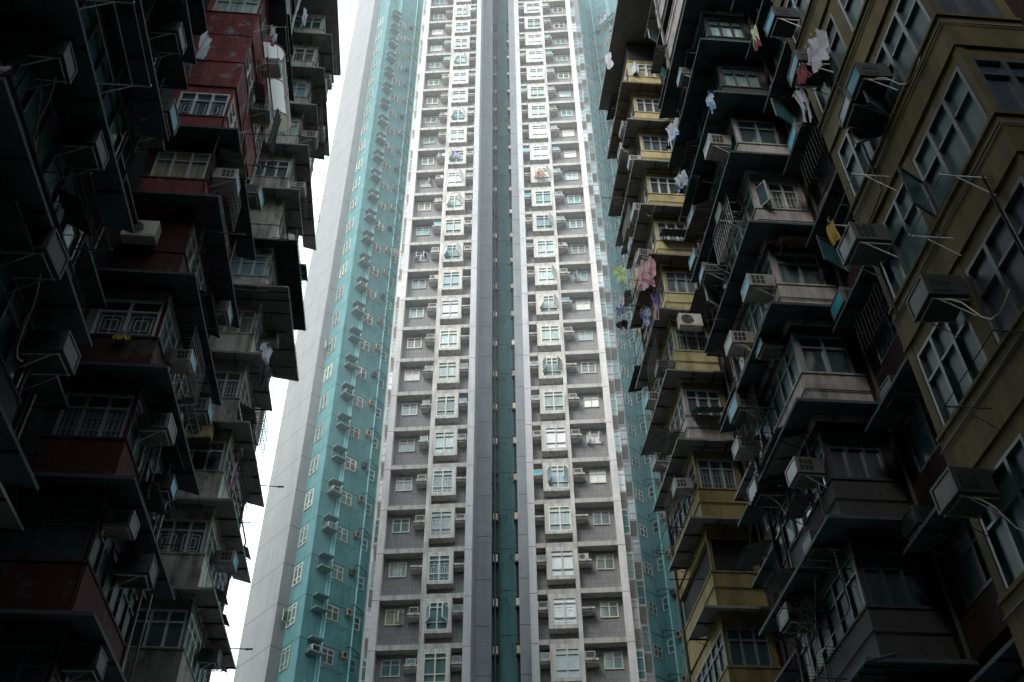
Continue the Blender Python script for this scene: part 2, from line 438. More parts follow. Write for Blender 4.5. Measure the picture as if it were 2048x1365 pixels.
SUN_EL, SUN_AZ = R(37), R(214)      # azimuth clockwise from +Y: behind and left of the camera
w = bpy.data.worlds.new("World"); scene.world = w; w.use_nodes = True
nt = w.node_tree; bg = nt.nodes["Background"]
sky = nt.nodes.new("ShaderNodeTexSky"); sky.sky_type = "NISHITA"; sky.sun_disc = False
sky.sun_elevation = SUN_EL; sky.sun_rotation = SUN_AZ; sky.air_density = 1.2; sky.dust_density = 3
sc_ = nt.nodes.new("ShaderNodeVectorMath"); sc_.operation = "SCALE"; sc_.inputs[3].default_value = .08
nt.links.new(sky.outputs[0], sc_.inputs[0])
tcw = nt.nodes.new("ShaderNodeTexCoord"); nz = nt.nodes.new("ShaderNodeTexNoise"); nz.inputs["Scale"].default_value = 1.6; nz.inputs["Detail"].default_value = 4
nt.links.new(tcw.outputs["Generated"], nz.inputs["Vector"])
cr = nt.nodes.new("ShaderNodeValToRGB"); cr.color_ramp.elements[0].position = .3; cr.color_ramp.elements[1].position = .7
cr.color_ramp.elements[0].color = (.82, .95, 1.0, 1); cr.color_ramp.elements[1].color = (.88, .975, 1.01, 1)
nt.links.new(nz.outputs["Fac"], cr.inputs[0])
mx = nt.nodes.new("ShaderNodeMix"); mx.data_type = "RGBA"; mx.inputs[0].default_value = .88
nt.links.new(sc_.outputs[0], mx.inputs[6]); nt.links.new(cr.outputs[0], mx.inputs[7])
nt.links.new(mx.outputs[2], bg.inputs[0]); bg.inputs[1].default_value = 2.75
sun = bpy.data.lights.new("sun", "SUN"); so = bpy.data.objects.new("sun", sun); COL.objects.link(so)
sun.energy = 4.2; sun.angle = R(26); sun.color = (1, .945, .885)
d = Vector((sin(SUN_AZ) * cos(SUN_EL), cos(SUN_AZ) * cos(SUN_EL), sin(SUN_EL)))
so.rotation_euler = d.to_track_quat("Z", "Y").to_euler(); so.location = (0, 0, 120)
scene.view_settings.view_transform = "Standard"; scene.view_settings.look = "None"; scene.view_settings.exposure = 0
scene.cycles.use_denoising = True
scene.cycles.max_bounces = 6; scene.cycles.diffuse_bounces = 4; scene.cycles.volume_bounces = 0; scene.cycles.glossy_bounces = 2

# ------------------------------------------------------------------ ground
b = MB(); b.face([(-600, -600, 0), (600, -600, 0), (600, 900, 0), (-600, 900, 0)]); tag(link("ground", b.mesh("ground", [M["asphalt"]])), kind="structure")
b = MB(); b.box(-30, 30, 31.2, 33, 0, .13); b.box(-30, 30, 43.5, 46.4, 0, .13); tag(link("pavement", b.mesh("pavement", [M["paving"]])), kind="structure")
b = MB(); b.box(-10, 12, -14, 31, 0, .12); tag(link("courtyard_paving", b.mesh("courtyard_paving", [M["court"]])), kind="structure")  # unseen pale floor, added to bounce light up under the canopies
b = MB(); b.face([(-80, 33.1, .004), (80, 33.1, .004), (80, 43.4, .004), (-80, 43.4, .004)]); tag(link("road", b.mesh("road", [M["asphalt"]])), kind="structure")

# thin bright haze between the viewer and the tower
m = bpy.data.materials.new("haze"); m.use_nodes = True; nt = m.node_tree; nt.nodes.remove(nt.nodes["Principled BSDF"])
vs = nt.nodes.new("ShaderNodeVolumeScatter"); vs.inputs["Density"].default_value = .0034; vs.inputs["Anisotropy"].default_value = .3; vs.inputs["Color"].default_value = (.97, .98, 1, 1)
nt.links.new(vs.outputs[0], nt.nodes["Material Output"].inputs["Volume"])
b = MB(); b.box(-60, 60, 31, 106, 30, 122); tag(link("haze", b.mesh("haze", [m])), kind="structure")

# ------------------------------------------------------------------ grey tower
H = 2.78
TZ = [24.3 + H * k for k in range(-9, 31)]     # beam undersides
NV = 25
tower = link("apartment_tower", None, None, (0, 47, 0), R(-2.4))
tag(tower, "tall pale grey apartment tower with a teal slot down its middle", "apartment tower")
TOP = TZ[-1] + 1.2
b = MB()
RW = .6
# recessed striped walls
for x0, x1 in ((-7.17, -5.0), (-4.73, -2.75), (1.1, 3.13), (3.35, 5.51)):
    b.face([(x0, RW, 0), (x1, RW, 0), (x1, RW, TOP), (x0, RW, TOP)])
link("recess_wall", b.mesh("recess_wall", [M["striped"]]), tower)
b = MB()
for x0, x1, dd in ((-7.55, -7.17, 1.1), (5.51, 5.91, 1.1)): b.box(x0, x1, 0, dd, 0, TOP)
link("corner_column", b.mesh("corner_column", [M["frame_c"]]), tower)
b = MB()
for x0, x1 in ((-5.0, -4.73), (3.13, 3.35)): b.box(x0, x1, 0, RW, 0, TOP)
for x in (-4.865, 3.24): pass
link("rib", b.mesh("rib", [M["beam_c"]]), tower)
b = MB()
b.box(-2.75, -2.35, -.02, 2.5, 0, TOP); b.box(.71, 1.1, -.02, 2.5, 0, TOP)
link("lilac_fin", b.mesh("lilac_fin", [M["lilac"]]), tower)
b = MB()
b.box(-2.35, -1.47, 2.5, 5.4, 0, TOP); b.box(.06, .71, 2.5, 5.4, 0, TOP)
link("slot_pier", b.mesh("slot_pier", [M["slate"]]), tower)
b = MB()
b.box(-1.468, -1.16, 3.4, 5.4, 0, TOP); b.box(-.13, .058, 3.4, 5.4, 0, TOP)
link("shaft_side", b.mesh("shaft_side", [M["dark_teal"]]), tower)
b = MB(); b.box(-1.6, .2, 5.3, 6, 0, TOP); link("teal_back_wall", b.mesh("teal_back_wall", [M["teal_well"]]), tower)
# beams, one per storey
def beam_mesh():
    r = []
    for x0, x1, hh in ((-7.17, -2.75, .28), (1.1, 5.51, .28)):
        b = MB(); b.box(x0, x1, .012, RW, 0, hh); r.append(b.mesh("floor_beam", [M["beam_c"]]))
    return r
bms = beam_mesh()
for z in TZ:
    for q in bms: link("floor_beam", q, tower, (0, 0, z))
# main body behind
b = MB()
b.prism([(-7.5, 1.1), (5.86, 1.1), (6.5, 1.1), (6.5, 4.5), (7.45, 4.5), (7.45, 9), (8.6, 9), (8.6, 24), (-10.2, 24), (-10.2, 9), (-8.8, 9), (-8.8, 4.5), (-7.85, 4.5), (-7.85, 1.1)], 0, TOP - .5, 0)
# keep the slot open: body is two halves
b = MB()
b.prism([(1.1, RW + .02), (5.6, RW + .02), (5.6, 1.1), (6.38, 1.1), (6.38, 4.5), (7.15, 4.5), (7.15, 24), (.2, 24), (.2, 5.45), (1.1, 5.45)], 0, TOP - .5, 0)
b.prism([(-2.75, RW + .02), (-2.75, 5.45), (-1.6, 5.45), (-1.6, 24), (-8.8, 24), (-8.8, 4.5), (-7.9, 4.5), (-7.9, 1.1), (-7.3, 1.1), (-7.3, RW + .02)], 0, TOP - .5, 0)
link("tower_wall", b.mesh("tower_wall", [M["wall_pale"]]), tower)
b = MB(); b.box(-6, -2, 8, 14, TOP, TOP + 5); b.box(2, 5, 8, 13, TOP, TOP + 4)
link("roof_hut", b.mesh("roof_hut", [M["beam_c"]]), tower)

def bay_mesh(sidew):
    """concrete box round a bay window: x from 0 to w, y 0..RW, z -1.93..0 below the beam"""
    def f():
        b = MB(); w, gl, gr = sidew
        b.box(0, w, .006, RW, -1.93, -1.77)
        b.box(0, w, .006, RW, -.2, 0)
        if gl > .001: b.box(0, gl, .006, RW, -1.77, -.2)
        if gr < w - .001: b.box(gr, w, .006, RW, -1.77, -.2)
        b.face([(gl, .12, -1.77), (gr, .12, -1.77), (gr, .12, -.2), (gl, .12, -.2)], 1)
        return b.mesh("bay", [M["beam_c"], M["rooms_n"]])
    return cached(("bay", sidew), f)
def ledge_mesh(w):
    def f():
        b = MB(); b.box(0, w, -.04, RW, -.10, 0); b.box(.02, w - .02, .06, RW, -.2, -.10); return b.mesh("ac_ledge", [M["beam_c"]])
    return cached(("ledge", w), f)

tower_pane = ["cur_mint", "cur_teal", "rooms_t", "cur_mint", "cur_grey", "pale_blue", "cur_teal", "cur_white", "rooms_t", "cur_mint"]
L_open = {1: 3, 11: 3, 13: 3, 14: 2, 15: 1, 17: 3, 20: 3, 23: 2}
R_open = {4: 3, 7: 3, 9: 3, 14: 3, 12: 2, 10: 2}
L_pane = {9: "cur_white", 8: "cur_mint", 7: "cur_mint", 6: "rooms_t", 5: "cur_mint", 4: "cur_teal", 3: "pale_blue", 2: "cur_teal", 1: "rooms_t", 0: "cur_teal", 10: "pale_blue", 11: "cur_teal", 12: "cur_mint"}
R_pane = {2: "cur_white", 1: "cur_white", 5: "cur_white", 3: "cur_mint", 4: "pale_blue", 6: "cur_mint", 7: "rooms_t", 8: "cur_mint", 9: "cur_mint", 10: "cur_mint", 11: "cur_mint", 0: "pale_blue", 19: "cur_white"}
for k in range(NV):
    z = TZ[9 + k] if k < 22 else TZ[9 + k]
    hi = k > 8
    # bay windows
    for side, x0, wd, gl, gr, pp, oo in ((0, -4.73, 1.39, .04, 1.22, L_pane, L_open), (1, 1.63, 1.5, .24, 1.47, R_pane, R_open)):
        link("bay", bay_mesh((wd, gl, gr)), tower, (x0, 0, z))
        pm = pp.get(k, random.choice(["cur_mint", "cur_mint", "pale_blue", "cur_white", "cur_white", "rooms_t", "cur_teal", "cur_mint"] if hi else tower_pane))
        fm = "white_al" if (pm == "cur_white" or random.random() < .3) else "cream"
        gw = gr - gl
        add_window(tower, x0 + gl + gw / 2, .1, z - 1.77, 0, round(gw, 3), 1.57, 2, (.28, .80), fm, pm, fr=.062, dep=.1,
                   grille="fret" if (k, side) in ((2, 0), (1, 1), (3, 0), (4, 0)) else None, split="bottom" if pm == "cur_mint" and k % 3 == 0 else None,
                   sashes=oo.get(k, 0), sash_z=(.28, .8), smat="cur_white" if hi else None)
    # small windows
    for side, x0, x1 in ((0, -6.89, -5.93), (1, 4.31, 5.25)):
        pm = random.choice(["rooms_t", "cur_teal", "rooms_n", "cur_mint", "cur_grey", "rooms_t", "cur_teal", "cur_white", "cur_cream", "navy"])
        if side == 1 and k in (5, 16): pm = "cur_white"
        fm = "cream" if random.random() < .75 else "white_al"
        add_window(tower, (x0 + x1) / 2, RW - .005, z - 1.15, 0, round(x1 - x0, 3), .9, 2, (.68,), fm, pm, fr=.055, dep=.06,
                   sashes={(11, 0): 3, (1, 0): 2, (10, 1): 1, (5, 1): 3, (14, 0): 2}.get((k, side), 0), sash_z=(.0, .68))
    # ledges and the units standing on them
    for q, (x0, wd, zz, pos) in enumerate(((-5.67, .67, -.80, "left outer ledge"), (-3.34, .59, -.76, "left inner ledge"),
                                           (1.1, .53, -.78, "right inner ledge"), (3.35, .68, -.80, "right outer ledge"))):
        link("ac_ledge", ledge_mesh(wd), tower, (x0, 0, z + zz))
        r = random.random()
        if r < (.86 if q in (0, 3) else .6) and k < 24:
            big = q in (0, 3) and (k, q) in ((10, 0), (2, 3), (11, 3), (14, 0), (15, 0), (17, 0))
            if big: me = split_unit_mesh("ac_white"); sc = .72
            else: me = ac_box_mesh(.5, .33, .55, "ac_white", "ac_fin" if r < .3 else ("ac_blue" if r < .4 else "ac_dark")); sc = 1
            xx = x0 + (wd - .3 if q == 0 else (.3 if q == 3 else wd / 2))
            o = place_thing("air_conditioner", me, tower, (xx, .52 if not big else .35, z + zz + .004), 0,
                            f"white air conditioner, {pos} of the grey tower, {nth(k)} storey", "air conditioner", "air conditioners on the ledges of the grey tower")
            o.scale = (sc * random.uniform(.9, 1.08), 1, sc * random.uniform(.85, 1.08)) ; o.rotation_euler.z += R(random.uniform(-3, 3))
# slot: pipes, little hooded units, brackets
b = MB()
for x in (-1.30, -1.10, -.10): b.tube([(x, 3.0 if x < -1.2 else 3.3, 0), (x, 3.0 if x < -1.2 else 3.3, TOP - 2)], .05, n=8)
b.tube([(-.16, 5.1, 0), (-.16, 5.1, TOP - 2)], .04, n=8)
link("soil_pipe", b.mesh("soil_pipe", [M["pipe_dark"]]), tower)
def hood_mesh():
    b = MB()
    b.box(-.17, .17, -.42, 0, .30, .36, 0); b.box(-.17, .17, -.42, 0, -.34, -.29, 0)
    b.box(-.17, -.14, -.4, 0, -.29, .30, 0)
    return b.mesh("unit_hood", [M["pipe_dark"]])
hm = hood_mesh()
def loop_mesh():
    b = MB(); b.tube([(-.2, 0, 0), (-.2, -.45, 0), (.2, -.45, 0), (.2, 0, 0)], .018, n=5); b.tube([(-.2, -.2, 0), (.2, -.2, 0)], .012, n=5); return b.mesh("drying_rack", [M["steel"]])
lm = loop_mesh()
for k in range(1, NV):
    z = TZ[9 + k] + .9 - 2.4
    for s, x in ((0, -1.28), (1, -.02)):
        link("unit_hood", hm, tower, (x, 3.38, z))
        if k < 24 and not (s == 0 and k % 9 == 5):
            mt = "ac_beige" if random.random() < .6 else "ac_white"
            place_thing("air_conditioner", ac_box_mesh(.24, .42, .34, mt, mt), tower, (x + (.0 if s == 0 else .0), 3.37, z - .22), 0,
                        f"{'yellowed' if mt == 'ac_beige' else 'whitish'} boxed unit, {'left' if s == 0 else 'right'} flank of the teal slot, {nth(k - 1)} storey", "air conditioner", "boxed units down the teal slot of the grey tower")
        if k % 2 == (1 if s else 0): link("drying_rack", lm, tower, (-.93 if s == 0 else -.3, 5.28, z + 1.2))
# stepped side bays
def side_bay_mesh(w, tile):
    def f():
        b = MB(); d = .42
        b.box(-w / 2, w / 2, -d, 0, -.05, .06, 1)                      # head slab
        b.box(-w / 2 + .02, w / 2 - .02, -d + .03, 0, -1.62, -1.55, 1)   # sill
        # tapering apron under the window
        x = w / 2 - .02; y = -d + .03; z0, z1 = -2.72, -1.62
        p = [(-x, y, z1), (x, y, z1), (x, 0, z1), (-x, 0, z1)]; q = [(-x * .72, y * .45, z0), (x * .72, y * .45, z0), (x * .72, 0, z0), (-x * .72, 0, z0)]
        for i in range(4):
            j = (i + 1) % 4; b.face([p[i], q[i], q[j], p[j]], 0)
        b.face(q, 0)
        # glazed box
        t = .045
        for sx in (-1, 1):
            b.box(sx * x - t * .5, sx * x + t * .5, y - t * .5, y + t * .5 + .02, -1.55, -.05, 2)
        for zz in (-1.55, -1.12, -.42, -.09): b.box(-x, x, y - .015, y + .02, zz, zz + .045, 2)
        b.face([(-x, y + .01, -1.55), (x, y + .01, -1.55), (x, y + .01, -.05), (-x, y + .01, -.05)], 3)
        for sx in (-1, 1): b.face([(sx * x, y, -1.55), (sx * x, 0, -1.55), (sx * x, 0, -.05), (sx * x, y, -.05)], 3)
        return b.mesh("bay_window", [M["brown_tile" if tile == 0 else "green_tile"], M["beam_c"], M["white_al" if (w * 100) % 2 < 1 else "cream"], M[["cur_mint", "cur_teal", "cur_white"][int(w * 1000) % 3]]])
    return cached(("sbay", w, tile), f)
for k in range(NV):
    z = TZ[9 + k]
    for q, (x, y, off, tile) in enumerate(((6.13, 1.1, -.12, 0), (6.86, 4.5, .12, 1), (-7.72, 1.1, -.12, 0), (-8.42, 4.5, .12, 1))):
        w_ = (.40, .401, .402)[(k * 7 + q * 3) % 3] + (.04 if tile else 0)
        link("bay_window", side_bay_mesh(round(w_, 3), tile), tower, (x, y, z + off))

# ------------------------------------------------------------------ teal wings
def wing(side):
    s = "left" if side < 0 else "right"
    if side < 0:
        root = link("teal_apartment_wing", None); tag(root, "teal apartment wing with a blank pale grey end wall, left of the grey tower", "apartment wing")
        c = (-12.71, 54.42); dirm = R(44); L = 4.3
        V = (c[0] + L * cos(dirm), c[1] + L * sin(dirm)); P = [(-17.4, 58.62), (-14.64, 55.47), (-14.1, 56.0), c, V, (V[0] + 1.6, V[1] - 1.55), (-6, 60), (-6, 72), (-14, 74)]
        ms = [1, 1, 0, 0, 0, 0, 0, 0, 1]; tl = "teal_L"; zj = 42.56
    else:
        root = link("teal_apartment_wing", None); tag(root, "teal apartment wing with zigzag window walls, right of the grey tower", "apartment wing")
        V = (9.0, 57.1); L = 4.3; c = (V[0] + L * cos(R(44)), V[1] - L * sin(R(44)))
        P = [(6.6, 60), (7.3, 55.5), V, c, (c[0] + 1.4, c[1] + 1.58), (c[0] + 1.9, c[1] + 1.05), (c[0] + 8, c[1] + 7.5), (c[0] + 8, 78), (6.6, 78)]
        ms = [0, 0, 0, 0, 1, 1, 1, 1, 0]; tl = "teal_R"; zj = 42.56 - 1.96
        P = P[:]
    b = MB()
    wallmats = [M[tl], M["blank_L"]]
    b.prism(P, 0, 112, 0, ms)
    link("wing_wall", b.mesh("wing_wall", wallmats), root)
    return root, c, V, L, zj
def tray_mesh():
    b = MB()
    b.box(-.45, .45, -.6, 0, .0, .10); b.box(-.45, .45, -.6, 0, -.88, -.78)
    b.box(-.44, -.38, -.05, 0, -.8, 0); b.box(.38, .44, -.05, 0, -.8, 0)
    return b.mesh("ac_shelf", [M["shelf"]])
M["shelf"] = concrete("grey green shelf slab", (.16, .27, .275), .6, (.04, .07, .07))
tm = tray_mesh()
def rack_mesh(n=3, w=1.25, d=.75):
    def f():
        b = MB(); r = .012
        for s in (-1, 1): b.tube([(s * w / 2, 0, .12), (s * w / 2, -d, 0)], r, n=4)
        for i in range(n): y = -d * (i + 1) / n; b.tube([(-w / 2, y, .12 * (1 + y / d)), (w / 2, y, .12 * (1 + y / d))], r * .8, n=4)
        return b.mesh("drying_rack", [M["steel"]])
    return cached(("rack", n, w, d), f)
def elbow_mesh():
    b = MB(); b.tube([(0, 0, 0), (0, -.18, .02), (.12, -.22, .06), (.5, -.16, -.05), (.95, -.1, -.22)], .028, n=6); return b.mesh("branch_pipe", [M["pipe_dark"]])
em = elbow_mesh()
for side in (-1, 1):
    root, c, V, L, zj = wing(side)
    sn = "left" if side < 0 else "right"
    rz = R(44) if side < 0 else R(-44)
    ux, uy = cos(rz), sin(rz)
    def pt(t, out=0):      # t metres from the outer corner along the main teal face
        if side < 0: x, y = c[0] + ux * t, c[1] + uy * t
        else: x, y = c[0] - ux * t, c[1] - uy * t
        return x + sin(rz) * out, y - cos(rz) * out
    k0, k1 = -6, 22
    b = MB()
    for t, r in ((1.36, .025), (1.27, .025), (1.5, .055), (3.56, .05)):
        x, y = pt(t, .09); b.tube([(x, y, 0), (x, y, 111)], r, n=8)
    link("drain_pipe", b.mesh("drain_pipe", [M["pipe_teal"]]), root)
    for k in range(k0, k1):
        z = zj + H * k
        vis = 20 < z < 120
        x, y = pt(.9); link("ac_shelf", tm, root, (x, y, z), rz)
        st = nth(k - k0) + " storey"
        if vis and random.random() < .62:
            me = ac_box_mesh(.56, .38, .48, "ac_white", "ac_dark" if random.random() < .5 else "ac_fin")
            place_thing("air_conditioner", me, root, (x, y, z - .776), rz, f"white air conditioner between shelf slabs, {sn} teal wing, {st}", "air conditioner", "air conditioners on the slab shelves of the teal wings")
        pm = random.choice(["rooms_t", "rooms_n", "cur_grey", "rooms_n", "cur_teal"])
        x, y = pt(1.99); add_window(root, x, y, z - 1.05, rz, .9, .92, 2, (.64,), "cream" if random.random() < .6 else "white_al", pm, fr=.055, dep=.06, sashes=random.choice([0, 0, 0, 0, 1, 2]), sash_z=(0, .64))
        x, y = pt(3.84); add_window(root, x, y, z - 1.08, rz, .46, .85, 1, (.5,), "white_al", random.choice(["rooms_n", "rooms_t"]), fr=.05, dep=.06)
        x, y = pt(2.15); link("drying_rack", rack_mesh(3, 1.25, .7), root, (x, y, z - 1.62), rz)
        x, y = pt(3.3 if side < 0 else 4.25); link("branch_pipe", em, root, (x, y, z + .35), rz)
        x, y = pt(3.06)
        if vis:
            place_thing("air_conditioner", ac_box_mesh(.34, .36, .3, "ac_beige" if k % 3 else "ac_dim", "ac_dark"), root, (x, y, z - .42), rz, f"small boxed unit between pipes, {sn} teal wing, {st}", "air conditioner", "small boxed units between the pipes of the teal wings")
        # narrow face beyond the corner
        if side < 0:
            a = math.atan2(54.42 - 56.0, -12.71 + 14.1); x, y = c[0] - cos(a) * 1.36, c[1] - sin(a) * 1.36
            add_window(root, x, y, z - 1.56, a, .95, 1.36, 2, (.3, .82), "cream", "rooms_t", fr=.06, dep=.06, sashes=1 if k in (-4, 4) else 0)
        else:
            a = math.atan2(57.1 - 55.5, 9.0 - 7.3); x, y = V[0] - cos(a) * .82, V[1] - sin(a) * .82
            add_window(root, x, y, z - 1.5, a, .72, .82, 2, (.6,), "white_al" if k % 2 else "cream", "rooms_n", fr=.055, dep=.06, sashes=2 if k == -5 else 0, sash_z=(0, .6))

# ------------------------------------------------------------------ old blocks round the courtyard
CR = R(5.6)
def blk(name, label):
    o = link(name, None, None, (0, 0, 0), CR); return tag(o, label, "apartment block")
FH = 2.83
def bay_band(s, main, L, sill, wmat, lmat, post=.11, drip=0):
    """sill wall, lintel, corner posts; local x = s*u (u=0 outer corner), y 0..L, z 0 = canopy level"""
    def f():
        b = MB()
        def bx(u0, u1, y0, y1, z0, z1, m): b.box(s * u0, s * u1, y0, y1, z0, z1, m)
        t = .16
        bx(0, main, 0, t, .02, sill, 0); bx(0, t, t, L - t, .02, sill, 0); bx(0, main, L - t, L, .02, sill, 0)
        bx(.05, main, .05, t, FH - .30, FH - .01, 1); bx(.05, t, t, L - t, FH - .30, FH - .01, 1); bx(.05, main, L - t, L - .05, FH - .30, FH - .01, 1)
        bx(.03, post, .03, post, sill, FH - .30, 0); bx(.03, post, L - post, L - .03, sill, FH - .30, 0)
        bx(main - .16, main, .04, t, sill, FH - .30, 1)
        bx(-.03, main, -.03, .02, sill - .05, sill + .002, 0); bx(-.03, .02, .02, L - .02, sill - .05, sill + .002, 0)
        if drip: b.tube([(s * main, -.03, sill * .62), (s * -.03, -.03, sill * .62), (s * -.03, L, sill * .62)], .018, 2, 5)
        return b.mesh("bay", [M[wmat], M[lmat], M["steel"]])
    return cached(("band", s, main, L, sill, wmat, lmat, drip), f)
def solid_wall(s, main, L, wmat):
    def f():
        b = MB(); t = .14
        b.box(s * .02, s * main, .02, t, 0, FH - .3); return b.mesh("infill_wall", [M[wmat]])
    return cached(("solid", s, main, L, wmat), f)
def canopy_mesh(s, main, L, pn, ps, mat, corr=False, far=.3):
    """L-shaped sloping hood wrapping the near face (depth pn) and the courtyard face (depth ps)"""
    def f():
        b = MB(); zi, zo, t = .14, -.02, .045
        def quad(p, m=0):   # underside and top
            b.face([(x, y, z) for x, y, z in p][::-1], m); b.face([(x, y, z + t) for x, y, z in p], m)
        I1 = (s * main, 0); I2 = (0, 0); I3 = (0, L + far); O1 = (s * main, -pn); O2 = (s * -ps, -pn); O3 = (s * -ps, L + far)
        quad([(*I1, zi), (*I2, zi), (*O2, zo), (*O1, zo)]); quad([(*I2, zi), (*I3, zi), (*O3, zo), (*O2, zo)])
        for a, c in ((O1, O2), (O2, O3)): b.face([(*a, zo - .02), (*c, zo - .02), (*c, zo + t + .01), (*a, zo + t + .01)])
        b.face([(*I3, zi), (*O3, zo), (*O3, zo + t), (*I3, zi + t)]); b.face([(*I1, zi), (*O1, zo), (*O1, zo + t), (*I1, zi + t)])
        # ribs underneath
        y = .4
        while y < L + far:
            b.box(s * -ps, s * -.02, y, y + .035, zo - .03, zo + .02, 1)
            b.tube([(s * -.02, y, -.25), (s * -ps * .8, y, zo)], .012, 1, 4); y += .95
        u = .35
        while u < main: b.box(s * u, s * (u + .03), -pn, -.02, zo - .03, zo + .02, 1); u += .7
        if corr:
            n = int((L + far + pn) / .09)
            for i in range(n):
                yy = -pn + i * .09
                b.face([(s * -ps - s * .02, yy, zo - .03), (s * -ps - s * .02, yy + .09, zo - .03), (s * -ps - s * .02, yy + .045, zo + .05)], 0)
                if yy < -.05 or True: b.tube([(0, yy, zi - .02), (s * -ps * 1.05, yy, zo - .035)], .02, 0, 4)
            for i in range(int(main / .09)):
                xx = i * .09
                b.tube([(s * xx, 0, zi - .02), (s * xx, -pn * 1.04, zo - .035)], .02, 0, 4)
            for q in (.3, .75): b.box(s * -ps, s * main, -pn * q - .02, -pn * q + .02, -.09, -.05, 1)
        return b.mesh("canopy", [M[mat], M["steel"]])
    return cached(("can", s, main, L, pn, ps, mat, corr, far), f)
def flat_hood_mesh(w, d, mat):
    def f():
        b = MB(); b.face([(-w / 2, 0, .12), (w / 2, 0, .12), (w / 2, -d, 0), (-w / 2, -d, 0)]); b.face([(-w / 2, 0, .16), (w / 2, 0, .16), (w / 2, -d, .04), (-w / 2, -d, .04)][::-1])
        b.face([(-w / 2, -d, -.02), (w / 2, -d, -.02), (w / 2, -d, .05), (-w / 2, -d, .05)])
        for i in range(int(w / .8) + 1):
            x = -w / 2 + .02 + i * (w - .06) / max(1, int(w / .8)); b.box(x, x + .03, -d, 0, -.04, .01, 1)
        return b.mesh("canopy", [M[mat], M["steel"]])
    return cached(("hood", w, d, mat), f)

def build_block(s, X0, main, stacks, gaps, label, bodymat, y_back=-12, y_end=29.0, top=46.4):
    root = blk("old_apartment_block", label)
    b = MB()
    b.box(s * (X0 + main), s * (X0 + main + 34), y_back, y_end, 0, top)  # unseen width behind the face, extended to shade the tower and wings
    link("wall", b.mesh("wall", [M[bodymat]]), root)
    b = MB(); b.box(s * (X0 + 13), s * (X0 + 35), y_back + 1, y_end - 1, top - .5, 64)  # unseen upper mass, added only to shade the lower tower
    link("unseen_shade_mass", b.mesh("unseen_shade_mass", [M[bodymat]]), root)
    b = MB(); b.box(s * (X0 - .55), s * (X0 + main + 1), 4, 28.7, top - .22, top, 0); b.box(s * (X0 + .1), s * (X0 + main + .9), 4.2, 28.5, top + .003, top + 1.0, 0)
    link("roof_eave", b.mesh("roof_eave", [M["canopy_lt"]]), root)
    rn, rs = 0.0, (R(90) if s < 0 else R(-90))
    for st in stacks:
        y0, L, zc0 = st["y0"], st["L"], st["zc"]
        st.setdefault("far", {})
        b = MB(); b.box(s * (X0 + .19), s * (X0 + main), y0 + .19, y0 + L - .02, 0, top); link("bay_core", b.mesh("bay_core", [M["shade_black"]]), root)
        k = -6
        while zc0 + FH * k < 1.5: k += 1
        while zc0 + FH * k < top - .8 * FH:
            z = zc0 + FH * k
            vis = st["zlo"] < z < st["zhi"]
            fl = st["floors"].get(k, st["default"])
            wm, lm_ = fl.get("wall", "stained"), fl.get("lintel", fl.get("wall", "stained"))
            sill = fl.get("sill", 1.35)
            link("bay", bay_band(s, main, L, sill, wm, lm_, drip=fl.get("drip", 0)), root, (s * X0, y0, z))
            if vis:
                ck = fl.get("canopy", "canopy")
                if ck in ("canopy", "canopy_lt"): ck = random.choice([ck, ck, "canopy_br" if ck == "canopy_lt" else "canopy_bk", ck])
                if ck:
                    link("canopy", canopy_mesh(s, main, L, fl.get("pn", .85), fl.get("ps", .6), ck, fl.get("corr", False), st["far"].get(k, .3)), root, (s * X0, y0, z))
                wh = FH - .30 - sill
                nw = main - .30
                if not fl.get("void"):
                    if not fl.get("nonear"):
                        add_window(root, s * (X0 + .12 + nw / 2), y0 + .13, z + sill, 0, round(nw, 3), round(wh, 3), fl.get("nc", 3), fl.get("nr", (.68,)), fl.get("frame", "white_al"), fl.get("pane", "cur_grey"),
                                   fr=.055, dep=.08, grille=fl.get("grille"), sashes=fl.get("sash", 0) if isinstance(fl.get("sash", 0), int) else 0, sash_z=(0, .68), smat="rooms_t")
                    else:
                        link("infill_wall", solid_wall(s, main, L, wm), root, (s * X0, y0, z + .3))
                    add_window(root, s * (X0 + .13), y0 + L / 2, z + sill, rs, round(L - .3, 3), round(wh, 3), fl.get("sc", 6), fl.get("sr", (.68,)), fl.get("frame", "white_al"), fl.get("spane", "rooms_t"),
                               fr=.05, dep=.08, grille=fl.get("sgrille"), sashes=fl.get("ssash", 0), sash_z=(0, .68), smat="cur_grey")
            k += 1
    for g in gaps:
        for k in range(-5, 16):
            z = g["zc"] + FH * k
            if not (g["zlo"] < z < g["zhi"]): continue
            w_ = g["w"]
            add_window(root, s * (X0 + main - .002), g["y"], z + 1.3, rs, w_, 1.25, 3, (.66,), g.get("frame", "grey_al"), random.choice(["rooms_n", "cur_grey", "rooms_t"]), fr=.06, dep=.1, grille=random.choice([None, "bars", None]), sashes=random.choice([0, 0, 1, 2]), sash_z=(0, .66), smat="rooms_t")
            link("canopy", flat_hood_mesh(w_ + .9, .7, random.choice(g.get("mats", ["canopy", "canopy_lt"]))), root, (s * (X0 + main), g["y"], z + 2.62), rs)
            b2 = cached(("gsill", w_, g["sillmat"]), lambda: (lambda q: (q.box(-w_ / 2 - .3, w_ / 2 + .3, -.12, 0, .0, .75), q.mesh("sill_wall", [M[g["sillmat"]]]))[1])(MB()))
            link("sill_wall", b2, root, (s * (X0 + main), g["y"], z + .5), rs)
    return root

